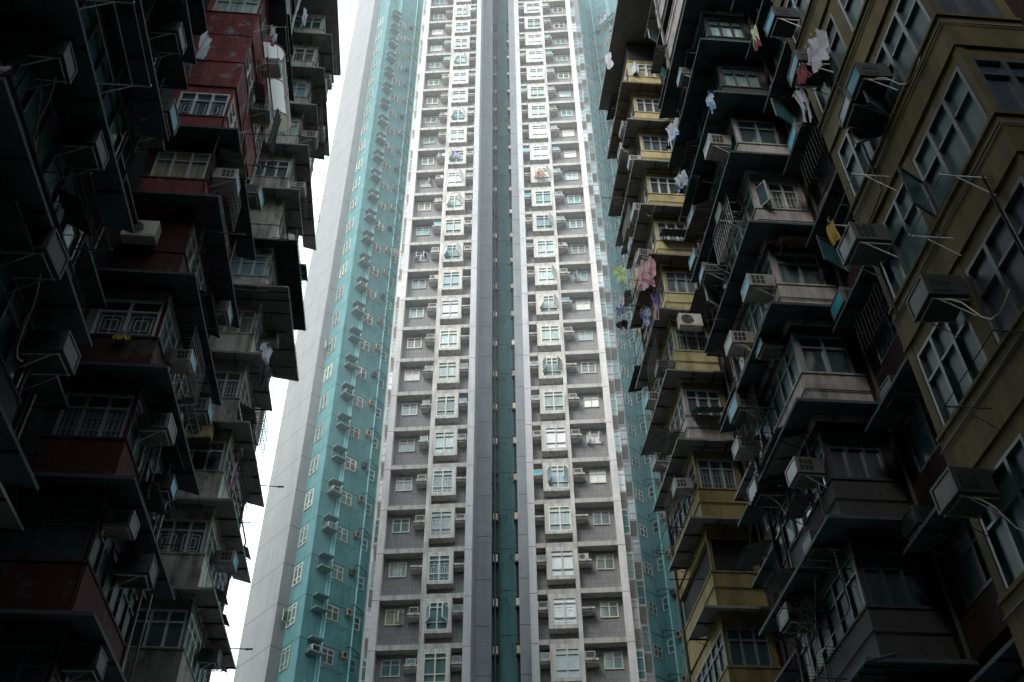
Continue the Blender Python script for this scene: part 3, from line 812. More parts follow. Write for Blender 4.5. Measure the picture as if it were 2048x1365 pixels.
A_def = dict(pn=.6, sill=1.4, wall="stained", frame="white_al", pane="cur_grey", spane="rooms_t", canopy="canopy_lt", nc=3)
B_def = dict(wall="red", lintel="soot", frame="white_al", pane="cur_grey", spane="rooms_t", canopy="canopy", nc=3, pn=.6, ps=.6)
C_def = dict(wall="soot", lintel="shade_black", frame="dark_al", pane="rooms_n", spane="rooms_t", canopy="canopy", ps=.6)
left = build_block(-1, 6.3, 1.7, [
    dict(y0=25.25, L=4.0, zc=14.95, zlo=9, zhi=57, far={0: .35, 1: .2, 2: .1, 3: -1.6, 4: .1, 5: .3, 6: -2.2, 7: 1.1, 8: -3, 9: .2, 10: -2}, default=A_def, floors={
        5: dict(A_def, nonear=True, canopy="canopy_gr", ps=.9, pn=.5, corr=True), 4: dict(A_def, pane="pale_blue", spane="pale_blue", canopy="canopy_lt", corr=True, ps=1.0, pn=.9), 2: dict(A_def, pane="cur_grey", grille="bars"),
        0: dict(A_def, grille="fret", wall="stained"), -1: dict(A_def, canopy="canopy", corr=True, wall="stained_d", pane="rooms_n"), 6: dict(A_def, pane="cur_grey"), 7: dict(A_def, pane="cur_mint"), 8: dict(A_def, pane="pale_blue"),
        9: dict(A_def, pane="cur_grey", grille="fret"), 1: dict(A_def, pane="rooms_n", canopy="canopy_lt"), 10: dict(A_def, pane="rooms_t"), 3: dict(A_def, pane="cur_cream")}),
    dict(y0=16.9, L=3.9, zc=15.55, zlo=5, zhi=35, default=dict(B_def, wall="stained_d"), floors={
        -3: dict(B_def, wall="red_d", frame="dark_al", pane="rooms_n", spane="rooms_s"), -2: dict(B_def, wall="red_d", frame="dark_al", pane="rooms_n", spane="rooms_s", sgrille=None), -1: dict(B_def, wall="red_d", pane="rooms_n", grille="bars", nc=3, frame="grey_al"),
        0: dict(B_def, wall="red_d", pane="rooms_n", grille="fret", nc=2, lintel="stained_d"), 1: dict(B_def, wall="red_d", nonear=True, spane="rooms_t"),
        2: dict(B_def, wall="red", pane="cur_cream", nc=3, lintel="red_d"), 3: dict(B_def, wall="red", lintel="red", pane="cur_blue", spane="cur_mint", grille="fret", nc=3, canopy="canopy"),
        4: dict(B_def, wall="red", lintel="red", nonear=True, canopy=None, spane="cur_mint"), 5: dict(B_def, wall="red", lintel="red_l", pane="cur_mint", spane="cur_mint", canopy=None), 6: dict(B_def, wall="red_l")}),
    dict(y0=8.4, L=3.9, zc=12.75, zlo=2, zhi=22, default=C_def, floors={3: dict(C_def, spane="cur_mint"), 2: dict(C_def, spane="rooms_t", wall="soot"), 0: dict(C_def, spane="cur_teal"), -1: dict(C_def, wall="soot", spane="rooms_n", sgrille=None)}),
], [dict(y=14.6, w=2.2, zc=14.4, zlo=6, zhi=32, sillmat="soot", frame="dark_al"), dict(y=22.9, w=2.0, zc=14.6, zlo=8, zhi=48, sillmat="stained_d", frame="grey_al"), dict(y=5.9, w=2.2, zc=13.2, zlo=2, zhi=20, sillmat="shade_black", frame="dark_al")],
    "shaded old apartment block with red and off-white bays along the left side", "soot")
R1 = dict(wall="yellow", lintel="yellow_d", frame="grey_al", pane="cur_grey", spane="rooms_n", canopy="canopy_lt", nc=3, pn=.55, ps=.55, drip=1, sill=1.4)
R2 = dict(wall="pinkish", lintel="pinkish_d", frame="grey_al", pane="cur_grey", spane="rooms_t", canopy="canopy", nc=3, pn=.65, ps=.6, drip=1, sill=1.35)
right = build_block(1, 8.0, 1.45, [
    dict(y0=24.6, L=4.0, zc=17.4, zlo=9, zhi=56, far={-1: -2.5, 0: -1.4, 1: -.4, 2: -.6, 3: -.2, 4: -.5, 5: -1.1, 6: .2, 7: .8, 8: -.3, 9: -.6}, default=R1, floors={-1: dict(R1, void=True, wall="yellow_d"), 0: dict(R1, grille="bars", pane="rooms_n", wall="yellow_d"), -2: dict(R1, wall="yellow_d", pane="rooms_n"), 1: dict(R1, frame="white_al", pane="rooms_n", wall="pinkish"),
        2: dict(R1, frame="white_al", grille="bars"), 4: dict(R1, frame="white_al", grille="bars"), 5: dict(R1, pane="rooms_n", frame="white_al"), 6: dict(R1, pane="cur_grey"), 7: dict(R1, frame="white_al", pane="cur_grey"), 8: dict(R1, frame="white_al", pane="cur_cream", sash=1), 9: dict(R1, pane="cur_mint"), 10: dict(R1, pane="cur_grey")}),
    dict(y0=16.0, L=3.9, zc=14.65, zlo=5, zhi=34, default=R2, floors={-2: dict(R2, corr=True, wall="pinkish_d", lintel="shade_black", pane="rooms_n", spane="rooms_s", frame="dark_al"), -1: dict(R2, corr=False, wall="pinkish_d", lintel="shade_black", frame="dark_al"), -3: dict(R2, wall="soot", lintel="shade_black", corr=True, pane="rooms_n", spane="rooms_s", frame="dark_al"),
        0: dict(R2, pane="rooms_n", nc=2), 1: dict(R2, pane="cur_grey", nc=2), 2: dict(R2, wall="pinkish", lintel="pinkish", pane="cur_grey", grille="bars", sash=1, ssash=1, frame="white_al"), 3: dict(R2, pane="rooms_n", nc=2), 4: dict(R2, wall="pinkish_d", pane="cur_mint", frame="dark_al"), 5: dict(R2, wall="soot", pane="cur_mint", frame="dark_al")}),
], [dict(y=13.9, w=2.4, zc=14.2, zlo=5, zhi=30, sillmat="orange_d", frame="dark_al", mats=["canopy"]), dict(y=22.2, w=2.2, zc=15.2, zlo=7, zhi=46, sillmat="orange_d", frame="grey_al")],
    "shaded old apartment block with ochre and pinkish bays along the right side", "orange_d", top=44.9)
# nearest ochre bay of the right block: no canopies, deep bands between strips of windows
yb0, yb1, X3 = 7.85, 12.1, 8.0
b = MB(); b.box(X3 + .16, X3 + 1.45, yb0 + .16, yb1, 0, 44.6); link("bay_core", b.mesh("bay_core", [M["shade_black"]]), right)
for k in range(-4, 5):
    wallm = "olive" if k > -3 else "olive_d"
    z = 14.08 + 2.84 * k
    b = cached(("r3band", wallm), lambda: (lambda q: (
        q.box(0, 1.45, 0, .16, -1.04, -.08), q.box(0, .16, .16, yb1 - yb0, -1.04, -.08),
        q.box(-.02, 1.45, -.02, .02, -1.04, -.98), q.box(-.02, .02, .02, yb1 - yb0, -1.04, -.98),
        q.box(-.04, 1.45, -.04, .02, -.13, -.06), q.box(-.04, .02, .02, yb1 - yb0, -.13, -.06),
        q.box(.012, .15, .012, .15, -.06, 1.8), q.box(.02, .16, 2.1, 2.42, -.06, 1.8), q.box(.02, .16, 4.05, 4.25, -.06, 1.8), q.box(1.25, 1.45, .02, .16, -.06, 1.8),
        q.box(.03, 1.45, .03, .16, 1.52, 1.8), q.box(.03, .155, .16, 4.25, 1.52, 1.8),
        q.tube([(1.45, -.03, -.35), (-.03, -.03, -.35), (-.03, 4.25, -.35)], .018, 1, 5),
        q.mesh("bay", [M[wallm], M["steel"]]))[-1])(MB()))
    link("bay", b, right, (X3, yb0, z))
    sash1, sash2 = {0: (1, 0), 1: (1, 2), -1: (0, 0)}.get(k, (0, 0))
    add_window(right, X3 + .12, yb0 + 1.13, z - .06, R(-90), 1.9, 1.58, 3, (.62,), "dark_al", "navy" if k < 0 else "rooms_s", fr=.07, dep=.09, sashes=sash1, sash_z=(0, .62), smat="rooms_t")
    add_window(right, X3 + .12, yb0 + 3.23, z - .06, R(-90), 1.6, 1.58, 3, (.62,), "dark_al", "rooms_s", fr=.06, dep=.09, sashes=sash2, sash_z=(0, .62), smat="rooms_s")
    add_window(right, X3 + .7, yb0 + .12, z - .06, 0, 1.1, 1.58, 2, (.72,), "dark_al", "navy", fr=.07, dep=.09)
# unseen block behind the camera, added to keep light out of the courtyard
back = blk("unseen_back_block", "unseen block added behind the viewer to shade the courtyard")
b = MB(); b.box(-21, 23, -24, -12.05, 0, 35); link("wall", b.mesh("wall", [M["soot"]]), back)
for i in range(4):
    for k in range(6): add_window(back, -5 + i * 4, -12.06, 6 + k * 2.83, pi, 1.6, 1.3, 3, (.66,), "grey_al", "rooms_t")

# ------------------------------------------------------------------ courtyard air conditioners
SD = {-1: (R(90), 6.3, "left"), 1: (R(-90), 8.0, "right")}
def court_ac(s, y, z, desc, body="ac_dim", end="ac_blue", wall=0, hose=False, near=False, sc=1.0):
    root = left if s < 0 else right
    rz, X0, sn = SD[s]
    x = s * (X0 + (wall * (1.7 if s < 0 else 1.45)))
    t = link("air_conditioner", None)
    m = world_of(root, (x, y, z), rz)
    t.location = m.to_translation(); t.rotation_euler = (R(random.uniform(-2.5, 2.5)), R(random.uniform(-2, 2)), CR + rz + R(random.uniform(-3, 3)))
    f_ = random.uniform(.8, 1.08); t.scale = (f_, f_, f_ * random.uniform(.9, 1.05))
    tag(t, desc, "air conditioner", "air conditioners on the old apartment blocks")
    link("casing", ac_box_mesh(.62, .42, .62, body, end), t, (0, 0, .03))
    link("bracket", bracket_mesh(.62, .6), t)
    if hose:
        b = MB(); pts = [(.2, -.4, .02)]
        for i in range(1, 9): pts.append((.2 + .12 * i + .05 * sin(i), -.4 + .04 * i, -.25 * i + .11 * sin(i * .9) + .018 * i * i))
        b.tube(pts, .011, n=5); link("drain_hose", b.mesh("drain_hose", [M["cream_sheet"]]), t)
    return t
ac_L = [(11.6, 20.4, "ac_dim", "ac_dark", 0), (10.5, 15.0, "ac_dim", "ac_dark", 0), (8.7, 14.8, "ac_dim", "ac_dark", 0), (12.4, 18.7, "ac_dim", "ac_blue", 0), (16.9 + .5, 22.9, "ac_white", "ac_blue", 0), (18.7, 30.6, "ac_white", "ac_fin", 0),
        (18.9, 28.3, "ac_white", "ac_blue", 0), (25.8, 36.4, "ac_white", "ac_dark", 0), (26.0, 40.8, "ac_white", "ac_dark", 0), (26.7, 42.2, "ac_white", "ac_dark", 0), (27.6, 39.4, "ac_white", "ac_dark", 0), (26.1, 33.5, "ac_white", "ac_dark", 0),
        (10.4, 12.3, "ac_dim", "ac_dark", 0), (12.0, 11.8, "ac_dim", "ac_dark", 0), (19.8, 25.2, "ac_dim", "ac_blue", 0), (19.8, 20.3, "ac_dim", "ac_blue", 0), (18.2, 17.15, "ac_white", "ac_blue", 0), (17.7, 14.7, "ac_dim", "ac_dark", 0),
        (20.2, 17.2, "ac_dim", "ac_blue", 0), (26.7, 25.7, "ac_white", "ac_fin", 0), (28.9, 31.6, "ac_white", "ac_dark", 0), (26.0, 20.9, "ac_white", "ac_dark", 0), (19.1, 14.2, "ac_dim", "ac_blue", 0), (17.3, 12.1, "ac_white", "ac_dark", 0), (18.7, 11.85, "ac_dim", "ac_dark", 0),
        (26.6, 16.7, "ac_white", "ac_blue", 0), (27.3, 14.0, "ac_dim", "ac_dark", 0), (17.5, 9.3, "ac_dim", "ac_dark", 0)]
ac_R = [(11.6, 22.9, "ac_dim", "ac_blue", 0), (11.2, 20.3, "ac_dim", "ac_blue", 0), (9.7, 17.4, "ac_dim", "ac_blue", 0), (10.2, 17.3, "ac_dim", "ac_fin", 0), (15.2, 25.5, "ac_dim", "ac_fin", 1), (14.6, 22.6, "ac_dim", "ac_blue", 1), (16.7, 24.9, "ac_white", "ac_fin", 0),
        (14.4, 19.7, "ac_dim", "ac_blue", 1), (19.1, 24.6, "ac_dim", "ac_blue", 0), (17.2, 22.6, "ac_dim", "ac_dark", 0), (17.7, 30.2, "ac_dim", "ac_blue", 0), (11.6, 15.0, "ac_white", "ac_fin", 0), (10.3, 12.3, "ac_dim", "ac_dark", 0), (19.2, 22.3, "ac_dim", "ac_blue", 0),
        (19.7, 23.4, "ac_dim", "ac_blue", 0), (16.4, 18.8, "ac_white", "ac_blue", 0), (15.1, 17.0, "ac_dim", "ac_blue", 1), (18.3, 18.7, "ac_white", "ac_fin", 0), (16.7, 17.2, "ac_dim", "ac_blue", 0), (14.5, 14.0, "ac_dim", "ac_dark", 1), (18.8, 16.9, "ac_dim", "ac_blue", 0), (19.4, 16.2, "ac_white", "ac_fin", 0),
        (11.5, 9.5, "ac_white", "ac_dark", 0), (15.2, 11.4, "ac_dim", "ac_dark", 1), (16.5, 13.4, "ac_white", "ac_fin", 0), (16.7, 11.8, "ac_dim", "ac_dark", 0), (18.6, 11.2, "ac_dim", "ac_dark", 0), (18.7, 14.4, "ac_dim", "ac_fin", 0), (26.5, 31.7, "ac_white", "ac_blue", 0), (25.7, 30.1, "ac_white", "ac_fin", 0),
        (25.2, 23.9, "ac_dim", "ac_dark", 0), (27.1, 24.0, "ac_white", "ac_blue", 0), (27.1, 21.3, "ac_white", "ac_fin", 0), (25.2, 19.0, "ac_white", "ac_fin", 0), (25.1, 37.6, "ac_white", "ac_fin", 0), (25.8, 37.0, "ac_white", "ac_dark", 0), (24.9, 35.1, "ac_white", "ac_blue", 0), (25.0, 31.9, "ac_white", "ac_fin", 0)]
endn = {"ac_blue": "blue faced", "ac_fin": "finned", "ac_dark": "dark grilled"}
bodn = {"ac_dim": "dim", "ac_old": "pale", "ac_shade": "shaded"}
def floor_name(z, lo, fh=FH): return nth(max(0, int((z - lo) / fh)))
def stackname(s, y, wall):
    if s < 0: return ("shaded nearest bays" if y < 13 else "wall gap" if wall else "red bays" if y < 21.5 else "off-white far bays")
    return ("ochre nearest bays" if y < 13 and not wall else "terracotta recess" if wall else "pinkish bays" if y < 21 else "far yellow bays")
used = {}
for s, lst in ((-1, ac_L), (1, ac_R)):
    for i, (y, z, bd, en, wl) in enumerate(lst):
        sn_ = stackname(s, y, wl)
        if (y < 13.5 or z < 14.5) and bd == "ac_dim": bd = "ac_shade"  # near and low units get darker enamel to stand for shade
        if (y < 13.5 or (z < 14.5 and y < 22)) and bd == "ac_white": bd = "ac_dim"
        if y < 13.5 and z < 13: bd, en = "ac_shade", "ac_dark"
        if bd == "ac_white": bd = "ac_old"
        rank = sorted((q[1], q[0]) for q in lst if stackname(s, q[0], q[4]) == sn_).index((z, y))
        lb = f"{bodn[bd]} {endn[en]} air conditioner, {nth(rank)} on the {sn_} of the {SD[s][2]} block"
        court_ac(s, y, z, lb, bd, en, wl, hose=(i % 5 == 2))
# split unit on the yellow bay and one on the red bay
def court_split(s, loc, rz, lb, mt):
    root = left if s < 0 else right
    o = place_thing("air_conditioner", split_unit_mesh(mt), root, loc, rz, lb, "air conditioner", "air conditioners on the old apartment blocks")
    return o
court_split(1, (8.55, 24.3, 25.1), 0, "pale split unit with round fan on a rail in front of a yellow bay", "ac_white")
court_split(-1, (-7.35, 16.75, 19.75), 0, "pale split unit lying above the red parapet of the left block", "ac_white")
court_split(-1, (-7.2, 25.1, 20.1), 0, "cream split unit with round fan among dark laundry", "ac_beige")

# ------------------------------------------------------------------ racks, poles, pipes of the old blocks
def big_rack(root, loc, rz, w=1.6, d=1.1, n=4, mat="steel"):
    me = cached(("brack", w, d, n, mat), lambda: (lambda b: ([b.tube([(x, 0, 0), (x, -d, 0), (x, -d, 0.05)], .014, n=5) for x in (-w / 2, w / 2)], [b.tube([(-w / 2, -d * (i + 1) / n, 0), (w / 2, -d * (i + 1) / n, 0)], .01, n=4) for i in range(n)],
        [b.tube([(x, 0, -.4), (x, -d * .7, 0)], .011, n=4) for x in (-w / 2, w / 2)], b.mesh("drying_rack", [M[mat]]))[-1])(MB()))
    return link("drying_rack", me, root, loc, rz)
random.seed(11)
for y, z in ((17.6, 24.6), (19.5, 27.4), (18.2, 19.0), (19.0, 16.2), (17.4, 30.2), (26.6, 24.8), (27.6, 30.4), (26.0, 38.5), (27.2, 19.0), (11.0, 14.2), (9.6, 17.0), (18.6, 13.0), (26.8, 43.6), (27.4, 34.0)):
    big_rack(left, (-6.3, y, z), R(90), w=random.choice([1.2, 1.6]), d=random.choice([.7, .95]), n=random.choice([2, 3, 4]), mat=random.choice(["steel", "steel", "steel_lt"]))
for y, z in ((17.6, 22.0), (18.4, 16.4), (17.0, 11.2), (17.6, 13.6), (25.6, 21.2), (26.8, 26.2), (25.8, 34.6), (27.0, 18.4), (9.2, 13.4), (9.8, 10.6), (11.2, 16.0), (18.9, 25.6), (26.4, 40.2), (17.2, 9.2), (26.5, 29.0)):
    big_rack(right, (8.0, y, z), R(-90), w=random.choice([1.2, 1.6]), d=random.choice([.7, .95]), n=random.choice([2, 3]), mat=random.choice(["steel", "steel", "steel_lt"]))
for (x, y, z, dx) in ((-6.3, 28.9, 21.2, 1.1), (-6.3, 28.9, 15.3, 1.0), (-6.3, 20.3, 22.0, 1.2), (-6.3, 19, 26.0, 1.3), (-6.3, 17.2, 20.9, 1.1)):
    b = MB(); b.tube([(0, 0, 0), (dx, .1, .02)], .018, n=5); b.tube([(dx - .12, .1, .02), (dx + .1, .1, .03)], .03, n=6); link("pole", b.mesh("pole", [M["steel"]]), left, (x, y, z))
for (x, y, z, dx) in ((8.0, 27.5, 36.2, -1.2), (8.0, 25.5, 16.2, -1.0), (8.0, 26.5, 28.5, -1.1), (8.0, 18.5, 20.0, -.9)):
    b = MB(); b.tube([(0, 0, 0), (dx, .1, .02)], .018, n=5); link("pole", b.mesh("pole", [M["steel"]]), right, (x, y, z))
for root, s, xs in ((left, -1, ((7.94, 13.0), (7.94, 15.9), (7.94, 21.3), (7.94, 24.6), (6.26, 20.4), (6.26, 28.7))), (right, 1, ((9.38, 12.6), (9.38, 15.6), (9.38, 20.8), (9.38, 24.0), (7.95, 19.5), (7.95, 28.2)))):
    b = MB()
    for x, y in xs: b.tube([(s * x, y, 0), (s * x, y, 44)], .045, n=8)
    link("drain_pipe", b.mesh("drain_pipe", [M["stained_d" if s < 0 else "pinkish_d"]]), root)
def cage(root, loc, rz, w, h, d, mat="steel"):
    def f():
        b = MB(); r = .008
        for i in range(int(w / .14) + 1):
            x = -w / 2 + i * w / int(w / .14); b.tube([(x, 0, h), (x, -d, h), (x, -d, 0), (x, 0, 0)], r, n=4)
        for q in (0, .33, .66, 1): b.tube([(-w / 2, 0, h * q), (-w / 2, -d, h * q), (w / 2, -d, h * q), (w / 2, 0, h * q)], r, n=4)
        return b.mesh("window_cage", [M[mat]])
    return link("window_cage", cached(("cage", w, h, d, mat), f), root, loc, rz)
for y, z, w_ in ((26.6, 19.2, 1.6), (27.2, 30.5, 1.8), (26.8, 33.2, 1.6), (27.6, 21.9, 1.5), (27.0, 38.8, 1.8), (18.6, 17.0, 1.6), (19.2, 28.2, 1.6), (18.0, 22.6, 1.4)):
    cage(left, (-6.29, y, z), R(90), w_, 1.15, .45, random.choice(["steel", "steel_lt"]))
for y, z, w_ in ((26.0, 24.5, 1.6), (26.9, 33.0, 1.6), (26.2, 18.7, 1.6), (17.4, 21.8, 1.6), (18.6, 16.0, 1.6), (18.2, 10.2, 1.6), (26.8, 29.9, 1.5)):
    cage(right, (7.99, y, z), R(-90), w_, 1.15, .42, random.choice(["steel", "steel_lt"]))
for y, z in ((22.9, 19.0), (22.9, 24.7), (14.6, 15.7), (14.6, 21.4), (22.9, 30.4)): cage(left, (-7.99, y, z), R(90), 2.0, 1.2, .5)
for y, z in ((22.2, 19.4), (22.2, 25.1), (13.9, 15.6), (13.9, 21.2), (22.2, 30.8), (22.2, 13.6)): cage(right, (9.44, y, z), R(-90), 2.0, 1.2, .5)
# service pipes running along the sills and down the faces
for root, s, X0 in ((left, -1, 6.3), (right, 1, 8.0)):
    for i in range(16):
        y = random.choice([8.6, 10.9, 12.2, 16.6, 18.2, 20.0, 25.0, 27.0, 28.6]); z0 = 1.6 + y * random.uniform(.45, 1.5)
        b = MB(); x = s * (X0 - .05); dy = random.uniform(.6, 1.8)
        b.tube([(x, y, z0 + random.uniform(1.5, 5)), (x, y, z0), (x, y + dy, z0 - .06), (x, y + dy, z0 - random.uniform(.8, 3))], random.choice([.016, .022, .03]), n=6)
        link("service_pipe", b.mesh("service_pipe", [M[random.choice(["steel", "steel_lt", "stained_d", "ac_dim"])]]), root)
# loose cables sagging down the walls
for root, s in ((left, -1), (right, 1)):
    for i in range(14):
        y = random.choice([9.5, 11.5, 14, 17.5, 19.5, 22, 26, 28]) + random.uniform(-.8, .8); z = 1.6 + y * random.uniform(.45, 1.6); x0 = (6.2 if s < 0 else 7.9) + (1.5 if 12.5 < y < 16 or 20.8 < y < 24.5 else 0)
        b = MB(); L_ = random.uniform(1.5, 4); pts = []
        for q in range(9):
            t = q / 8; pts.append((s * (x0 - .12 * sin(pi * t)), y + t * random.choice([.0, .02]) + (t * 1.4), z - L_ * t + .5 * t * t - .3 * sin(pi * t)))
        b.tube(pts, .010 if y > 13 else .007, n=4); link("cable", b.mesh("cable", [M[random.choice(["steel", "ac_white", "steel", "steel_lt"])]]), root)
# improvised sheet awnings, each at its own tilt
random.seed(23)
def sheet_awning(w, d, mat):
    def f():
        b = MB(); n = int(w / .08)
        for i in range(n):
            x0, x1 = -w / 2 + w * i / n, -w / 2 + w * (i + 1) / n; q0, q1 = (.02 if i % 2 else -.02), (-.02 if i % 2 else .02)
            b.face([(x0, 0, q0), (x1, 0, q1), (x1, -d, q1 - d * .35), (x0, -d, q0 - d * .35)], 0)
        for x in (-w * .4, w * .4): b.tube([(x, 0, -d * .6), (x, -d * .95, -d * .36)], .013, 1, 4)
        b.tube([(-w / 2, -d * .97, -d * .37), (w / 2, -d * .97, -d * .37)], .014, 1, 4)
        return b.mesh("sheet_awning", [M[mat], M["steel"]])
    return cached(("saw", w, d, mat), f)
for root, s, X0 in ((left, -1, 6.3), (right, 1, 8.0)):
    for i in range(22):
        y = random.choice([9.5, 11, 17.3, 18.8, 20.2, 25.9, 27.2, 28.6]); y = y + 9 if (s > 0 and y < 13) else y; lo, hi = 1.6 + y * .45, min(43.5, 1.6 + y * 1.7)
        o = link("sheet_awning", sheet_awning(random.choice([.9, 1.2, 1.6]), random.choice([.4, .55, .7]), random.choice(["canopy_gr", "canopy_br", "canopy_lt", "canopy_bk", "stained_d", "ac_dim"])), root, (s * (X0 - .03), y, random.uniform(lo, hi)), R(90) if s < 0 else R(-90))
        o.rotation_euler.x = R(random.uniform(-12, 12)); o.rotation_euler.y = R(random.uniform(-4, 4))
for x, y, z, r in ((-7.1, 25.2, 19.9, 0), (8.7, 24.55, 30.3, 0), (8.7, 15.95, 20.1, 0), (8.75, 24.55, 21.7, 0)):
    o = link("sheet_awning", sheet_awning(1.2, .55, random.choice(["canopy_gr", "canopy_br", "stained_d"])), left if x < 0 else right, (x, y, z), r); o.rotation_euler.y = R(random.uniform(-4, 4))
# half-barrel plastic awning with red frame between the red and off-white bays
def barrel():
    b = MB(); n, r, L_ = 14, .85, 2.7
    for i in range(n):
        a0, a1 = pi / 2 * i / n * 1.25 - .4, pi / 2 * (i + 1) / n * 1.25 - .4
        p = [(r * cos(a0), 0, r * sin(a0)), (r * cos(a1), 0, r * sin(a1)), (r * cos(a1), L_, r * sin(a1)), (r * cos(a0), L_, r * sin(a0))]
        b.face(p, 0, True)
        b.face([(0, L_ - .01, -.3), (r * cos(a0), L_ - .01, r * sin(a0)), (r * cos(a1), L_ - .01, r * sin(a1))], 1)
    for yy in (0, L_ / 2, L_ - .03): b.tube([(r * .99 * cos(pi / 2 * i / n * 1.25 - .4), yy, r * .99 * sin(pi / 2 * i / n * 1.25 - .4)) for i in range(n + 1)], .022, 2, 5)
    b.tube([(.02, 0, -.25), (.02, L_, -.25)], .04, 2, 6); b.tube([(.3, 0, -.1), (.3, L_, -.1)], .03, 2, 6)
    return b.mesh("barrel_awning", [M["white_sheet"], M["cream_sheet2"], M["red_metal"]])
link("barrel_awning", barrel(), left, (-6.32, 17.9, 30.3))

# ------------------------------------------------------------------ laundry and hanging bags
def cloth_mesh(kind, w, h, mats, seed, nx=28, nz=34):
    rnd = random.Random(seed)
    p1, p2, p3 = rnd.uniform(0, 6), rnd.uniform(0, 6), rnd.uniform(.7, 1.4)
    b = MB()
    def inside(u, v):       # u -1..1 across, v 0 top..1 bottom
        if kind == "shirt":
            if v < .06: return abs(u) < .6 and abs(u) > .12
            if abs(u) < .66 + .04 * sin(v * 9): return True
            return .04 + .45 * (abs(u) - .62) < v < .56 + .1 * sin(p1 + u)
        if kind == "trousers":
            return abs(u) < .6 and not (v > .38 and abs(u) < .07 + .06 * v)
        if kind == "bag":
            return abs(u) < .35 + .6 * sin(pi * min(1, v * 1.15)) ** .7
        return True
    def P(i, j):
        u, v = -1 + 2 * i / nx, j / nz
        f = .05 * sin(u * 7 * p3 + p1 + v * 1.5) + .035 * sin(u * 15 + p2 + v * 3) + .05 * v * sin(v * 4 + p1)
        pinch = 1 - .18 * sin(pi * min(v * 1.2, 1)) + .05 * sin(6 * v + p2)
        return (u * w / 2 * pinch + .06 * w * sin(v * 5 + p1), f * w * 1.1 + (.12 * w * cos(u * 1.5) if kind == "bag" else 0), -v * h * (1 + .05 * sin(u * 5 + p2)))
    vid = {}
    for i in range(nx):
        for j in range(nz):
            if inside(-1 + 2 * (i + .5) / nx, (j + .5) / nz):
                ids = []
                for a, c in ((i, j), (i + 1, j), (i + 1, j + 1), (i, j + 1)):
                    if (a, c) not in vid: vid[(a, c)] = len(b.v); b.v.append(P(a, c))
                    ids.append(vid[(a, c)])
                b.f.append(tuple(ids)); b.m.append((1 if (j > nz * (.55 + .12 * sin(i * .5 + p1))) else 0) if len(mats) > 1 else 0); b.smooth.append(True)
    return b.mesh(kind, [CL[m] for m in mats])
def laundry(s, x, y, z, rz, name, kind, w, h, mats, label, cat, seed=1):
    root = left if s < 0 else right
    me = cloth_mesh(kind, w * .82, h * .85, mats, seed)
    o = place_thing(name, me, root, (x, y, z), R(rz), label, cat, "laundry and bags hung out on the old blocks")
    if kind != "bag":
        b = MB(); q = w * .3; b.tube([(-q, 0, -.03), (0, 0, .07), (q, 0, -.03)], .01, n=4); b.tube([(0, 0, .07), (0, 0, .14), (.03, 0, .18), (.06, 0, .14)], .008, n=4)
        link("hanger", b.mesh("hanger", [M["steel_lt"]]), o)
    return o
laundry(-1, -5.9, 13.1, 23.4, 70, "plastic_bag", "bag", .6, 1.3, ["white"], "milky crumpled plastic bag hanging high beside the upper red bay", "bag", 3)
laundry(-1, -6.0, 12.9, 22.2, 80, "dark_garment", "shirt", .5, .9, ["black"], "black garment hanging beside the milky plastic bag", "garment", 4)
laundry(-1, -5.3, 18.4, 34.1, 75, "towel", "sheet", .4, .9, ["white"], "white towel hanging high near the top of the off-white bays", "towel", 5)
laundry(-1, -5.5, 16.3, 29.2, 70, "patterned_shirt", "shirt", .6, .9, ["white", "red"], "white and red shirt drying beside the red bays", "shirt", 6)
laundry(-1, -5.4, 18.6, 28.2, 80, "long_black_robe", "sheet", .5, 2.2, ["black"], "long black cloth hanging below the cream barrel awning", "cloth", 7)
laundry(-1, -5.55, 24.2, 23.4, 60, "white_shirt", "shirt", .8, .8, ["white"], "crumpled white shirt above a black one on the far rack of the left block", "shirt", 8)
laundry(-1, -5.5, 24.3, 22.7, 60, "black_shirt", "shirt", .85, 1.0, ["black"], "black shirt drying under a crumpled white one", "shirt", 9)
laundry(-1, -5.6, 24.0, 19.0, 80, "dark_trousers", "trousers", .6, 1.3, ["black", "navy"], "dark trousers drying beside the cream split unit", "trousers", 10)
laundry(-1, -5.8, 24.6, 18.9, 80, "pink_towel", "sheet", .4, .9, ["pink"], "small pink towel drying beside dark trousers", "towel", 11)
laundry(-1, -6.4, 7.9, 13.9, 50, "floral_sheet", "sheet", .9, 1.6, ["floral", "grey"], "floral pink sheet hanging in the shade at the left edge", "sheet", 12)
laundry(-1, -7.0, 16.75, 16.9, 0, "striped_mat", "sheet", .5, .3, ["grey", "yellow"], "grey and yellow mat over the shaded red sill of the left block", "mat", 13)
laundry(1, 7.1, 9.9, 19.5, -70, "white_blouse", "shirt", .8, 1.2, ["white"], "wind-twisted white blouse hanging high in the shade of the right block", "shirt", 14)
laundry(1, 7.1, 11.0, 19.3, -60, "white_trousers", "trousers", .55, 1.3, ["white"], "pale trousers hanging below a red cloth on the right block", "trousers", 15)
laundry(1, 7.15, 10.7, 19.7, -60, "red_cloth", "sheet", .4, .6, ["red"], "dark red cloth hanging above the pale trousers", "cloth", 16)
laundry(1, 7.2, 11.7, 15.9, -70, "yellow_towel", "sheet", .3, .6, ["yellow"], "small yellow towel in the dark recess of the right block", "towel", 17)
laundry(1, 7.1, 11.9, 23.3, -70, "coloured_scarf", "sheet", .3, 1.0, ["green", "red"], "green and red scarf hanging beside the dark upper canopies", "scarf", 18)
laundry(1, 7.2, 15.3, 25.7, -70, "pale_shirt", "shirt", .45, .9, ["blue"], "pale blue shirt pegged at the corner of an upper pinkish bay", "shirt", 19)
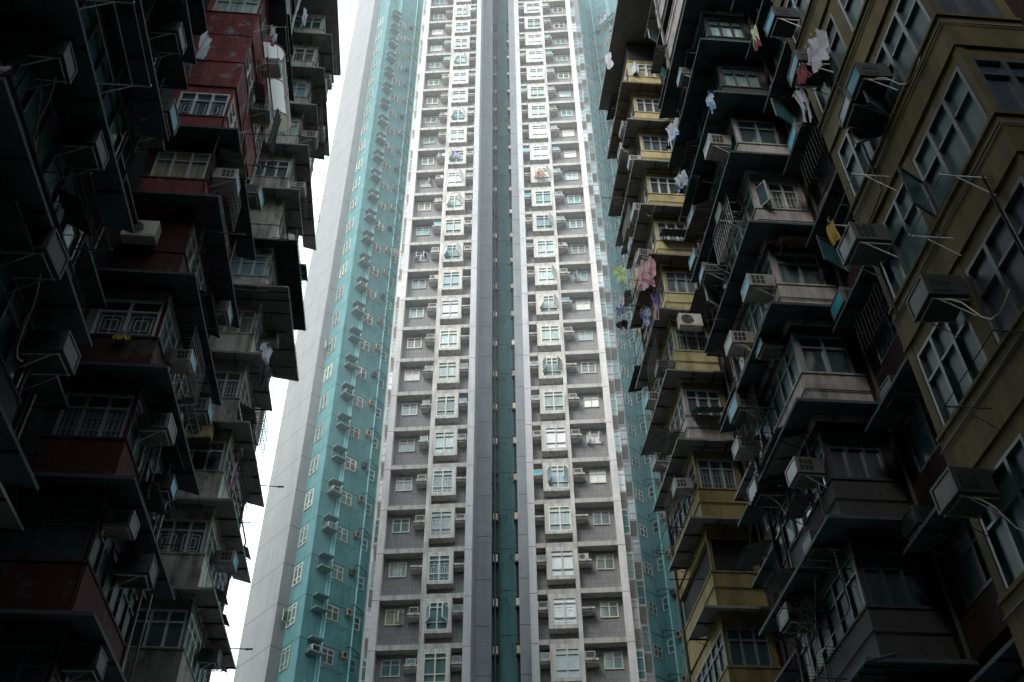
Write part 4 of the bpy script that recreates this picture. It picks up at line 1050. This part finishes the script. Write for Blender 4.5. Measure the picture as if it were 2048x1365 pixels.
laundry(1, 7.1, 18.5, 26.2, -60, "patterned_towel", "sheet", .6, .8, ["white", "navy"], "white and navy towels beside the yellow bays", "towel", 20)
laundry(1, 7.0, 23.2, 27.4, -35, "pink_shirt", "shirt", 1.0, 1.7, ["pink", "floral"], "large pink shirt in front of the yellow bay with the split unit", "shirt", 21)
laundry(1, 7.2, 23.4, 26.0, -60, "pink_trousers", "trousers", .6, 1.5, ["violet", "pink"], "violet and pink trousers hanging under the large pink shirt", "trousers", 22)
laundry(1, 6.9, 23.8, 25.6, -50, "navy_shirt", "shirt", .6, 1.0, ["navy"], "navy shirt with pale folds beside the pink laundry", "shirt", 23)
laundry(1, 6.7, 25.6, 29.6, -20, "green_shirt", "shirt", .75, 1.0, ["green"], "bright green shirt against the teal wing", "shirt", 24)
laundry(1, 6.6, 25.8, 28.2, -30, "blue_white_shirt", "shirt", .55, 1.2, ["white", "navy"], "white shirt with navy hem below the green shirt", "shirt", 25)
laundry(1, 6.7, 26.2, 27.3, -30, "black_white_cloth", "shirt", .7, .8, ["black", "white"], "black and white top lowest beside the green shirt", "shirt", 26)
laundry(1, 7.1, 18.3, 28.6, -60, "white_red_clothes", "sheet", .7, 1.0, ["white", "blue"], "white and blue clothes beside the upper yellow bays", "clothes", 28)
laundry(1, 7.0, 24.0, 42.2, -50, "white_cloth", "shirt", .6, 1.4, ["white"], "white cloth hanging at the upper corner of the yellow bays", "cloth", 29)
# bundle drying on the right teal wing and laundry on the left one, the leafy plant
def free_cloth(name, kind, x, y, z, rz, w, h, mats, label, cat, seed):
    o = link(name, cloth_mesh(kind, w, h, mats, seed)); o.location = (x, y, z); o.rotation_euler = (0, 0, R(rz)); tag(o, label, cat, "laundry hung out on the tower and its wings")
free_cloth("dark_laundry", "shirt", 10.25, 54.9, 100.4, -44, 1.5, 1.9, ["navy", "white"], "dark blue and white laundry on a rack high on the right teal wing", "laundry", 31)
free_cloth("pink_laundry", "sheet", -8.15, 50.2, 23.2, 20, .8, .7, ["pink"], "pink cloth hung from a low side window left of the grey tower", "laundry", 32)
free_cloth("pink_towel", "sheet", -9.6, 56.2, 64.4, 44, .5, .7, ["pink"], "small pink towel beside the left edge of the grey tower", "towel", 33)
free_cloth("orange_laundry", "sheet", 2.35, 46.55, TZ[23] - .95, 0, .9, .75, ["orange", "pink"], "orange laundry bundle hanging from an open bay window of the grey tower", "laundry", 34)
free_cloth("blue_white_laundry", "sheet", -4.2, 46.9, TZ[24] - .6, 0, .7, .6, ["navy", "white"], "white and navy cloth hanging from an open bay window of the grey tower", "laundry", 35)
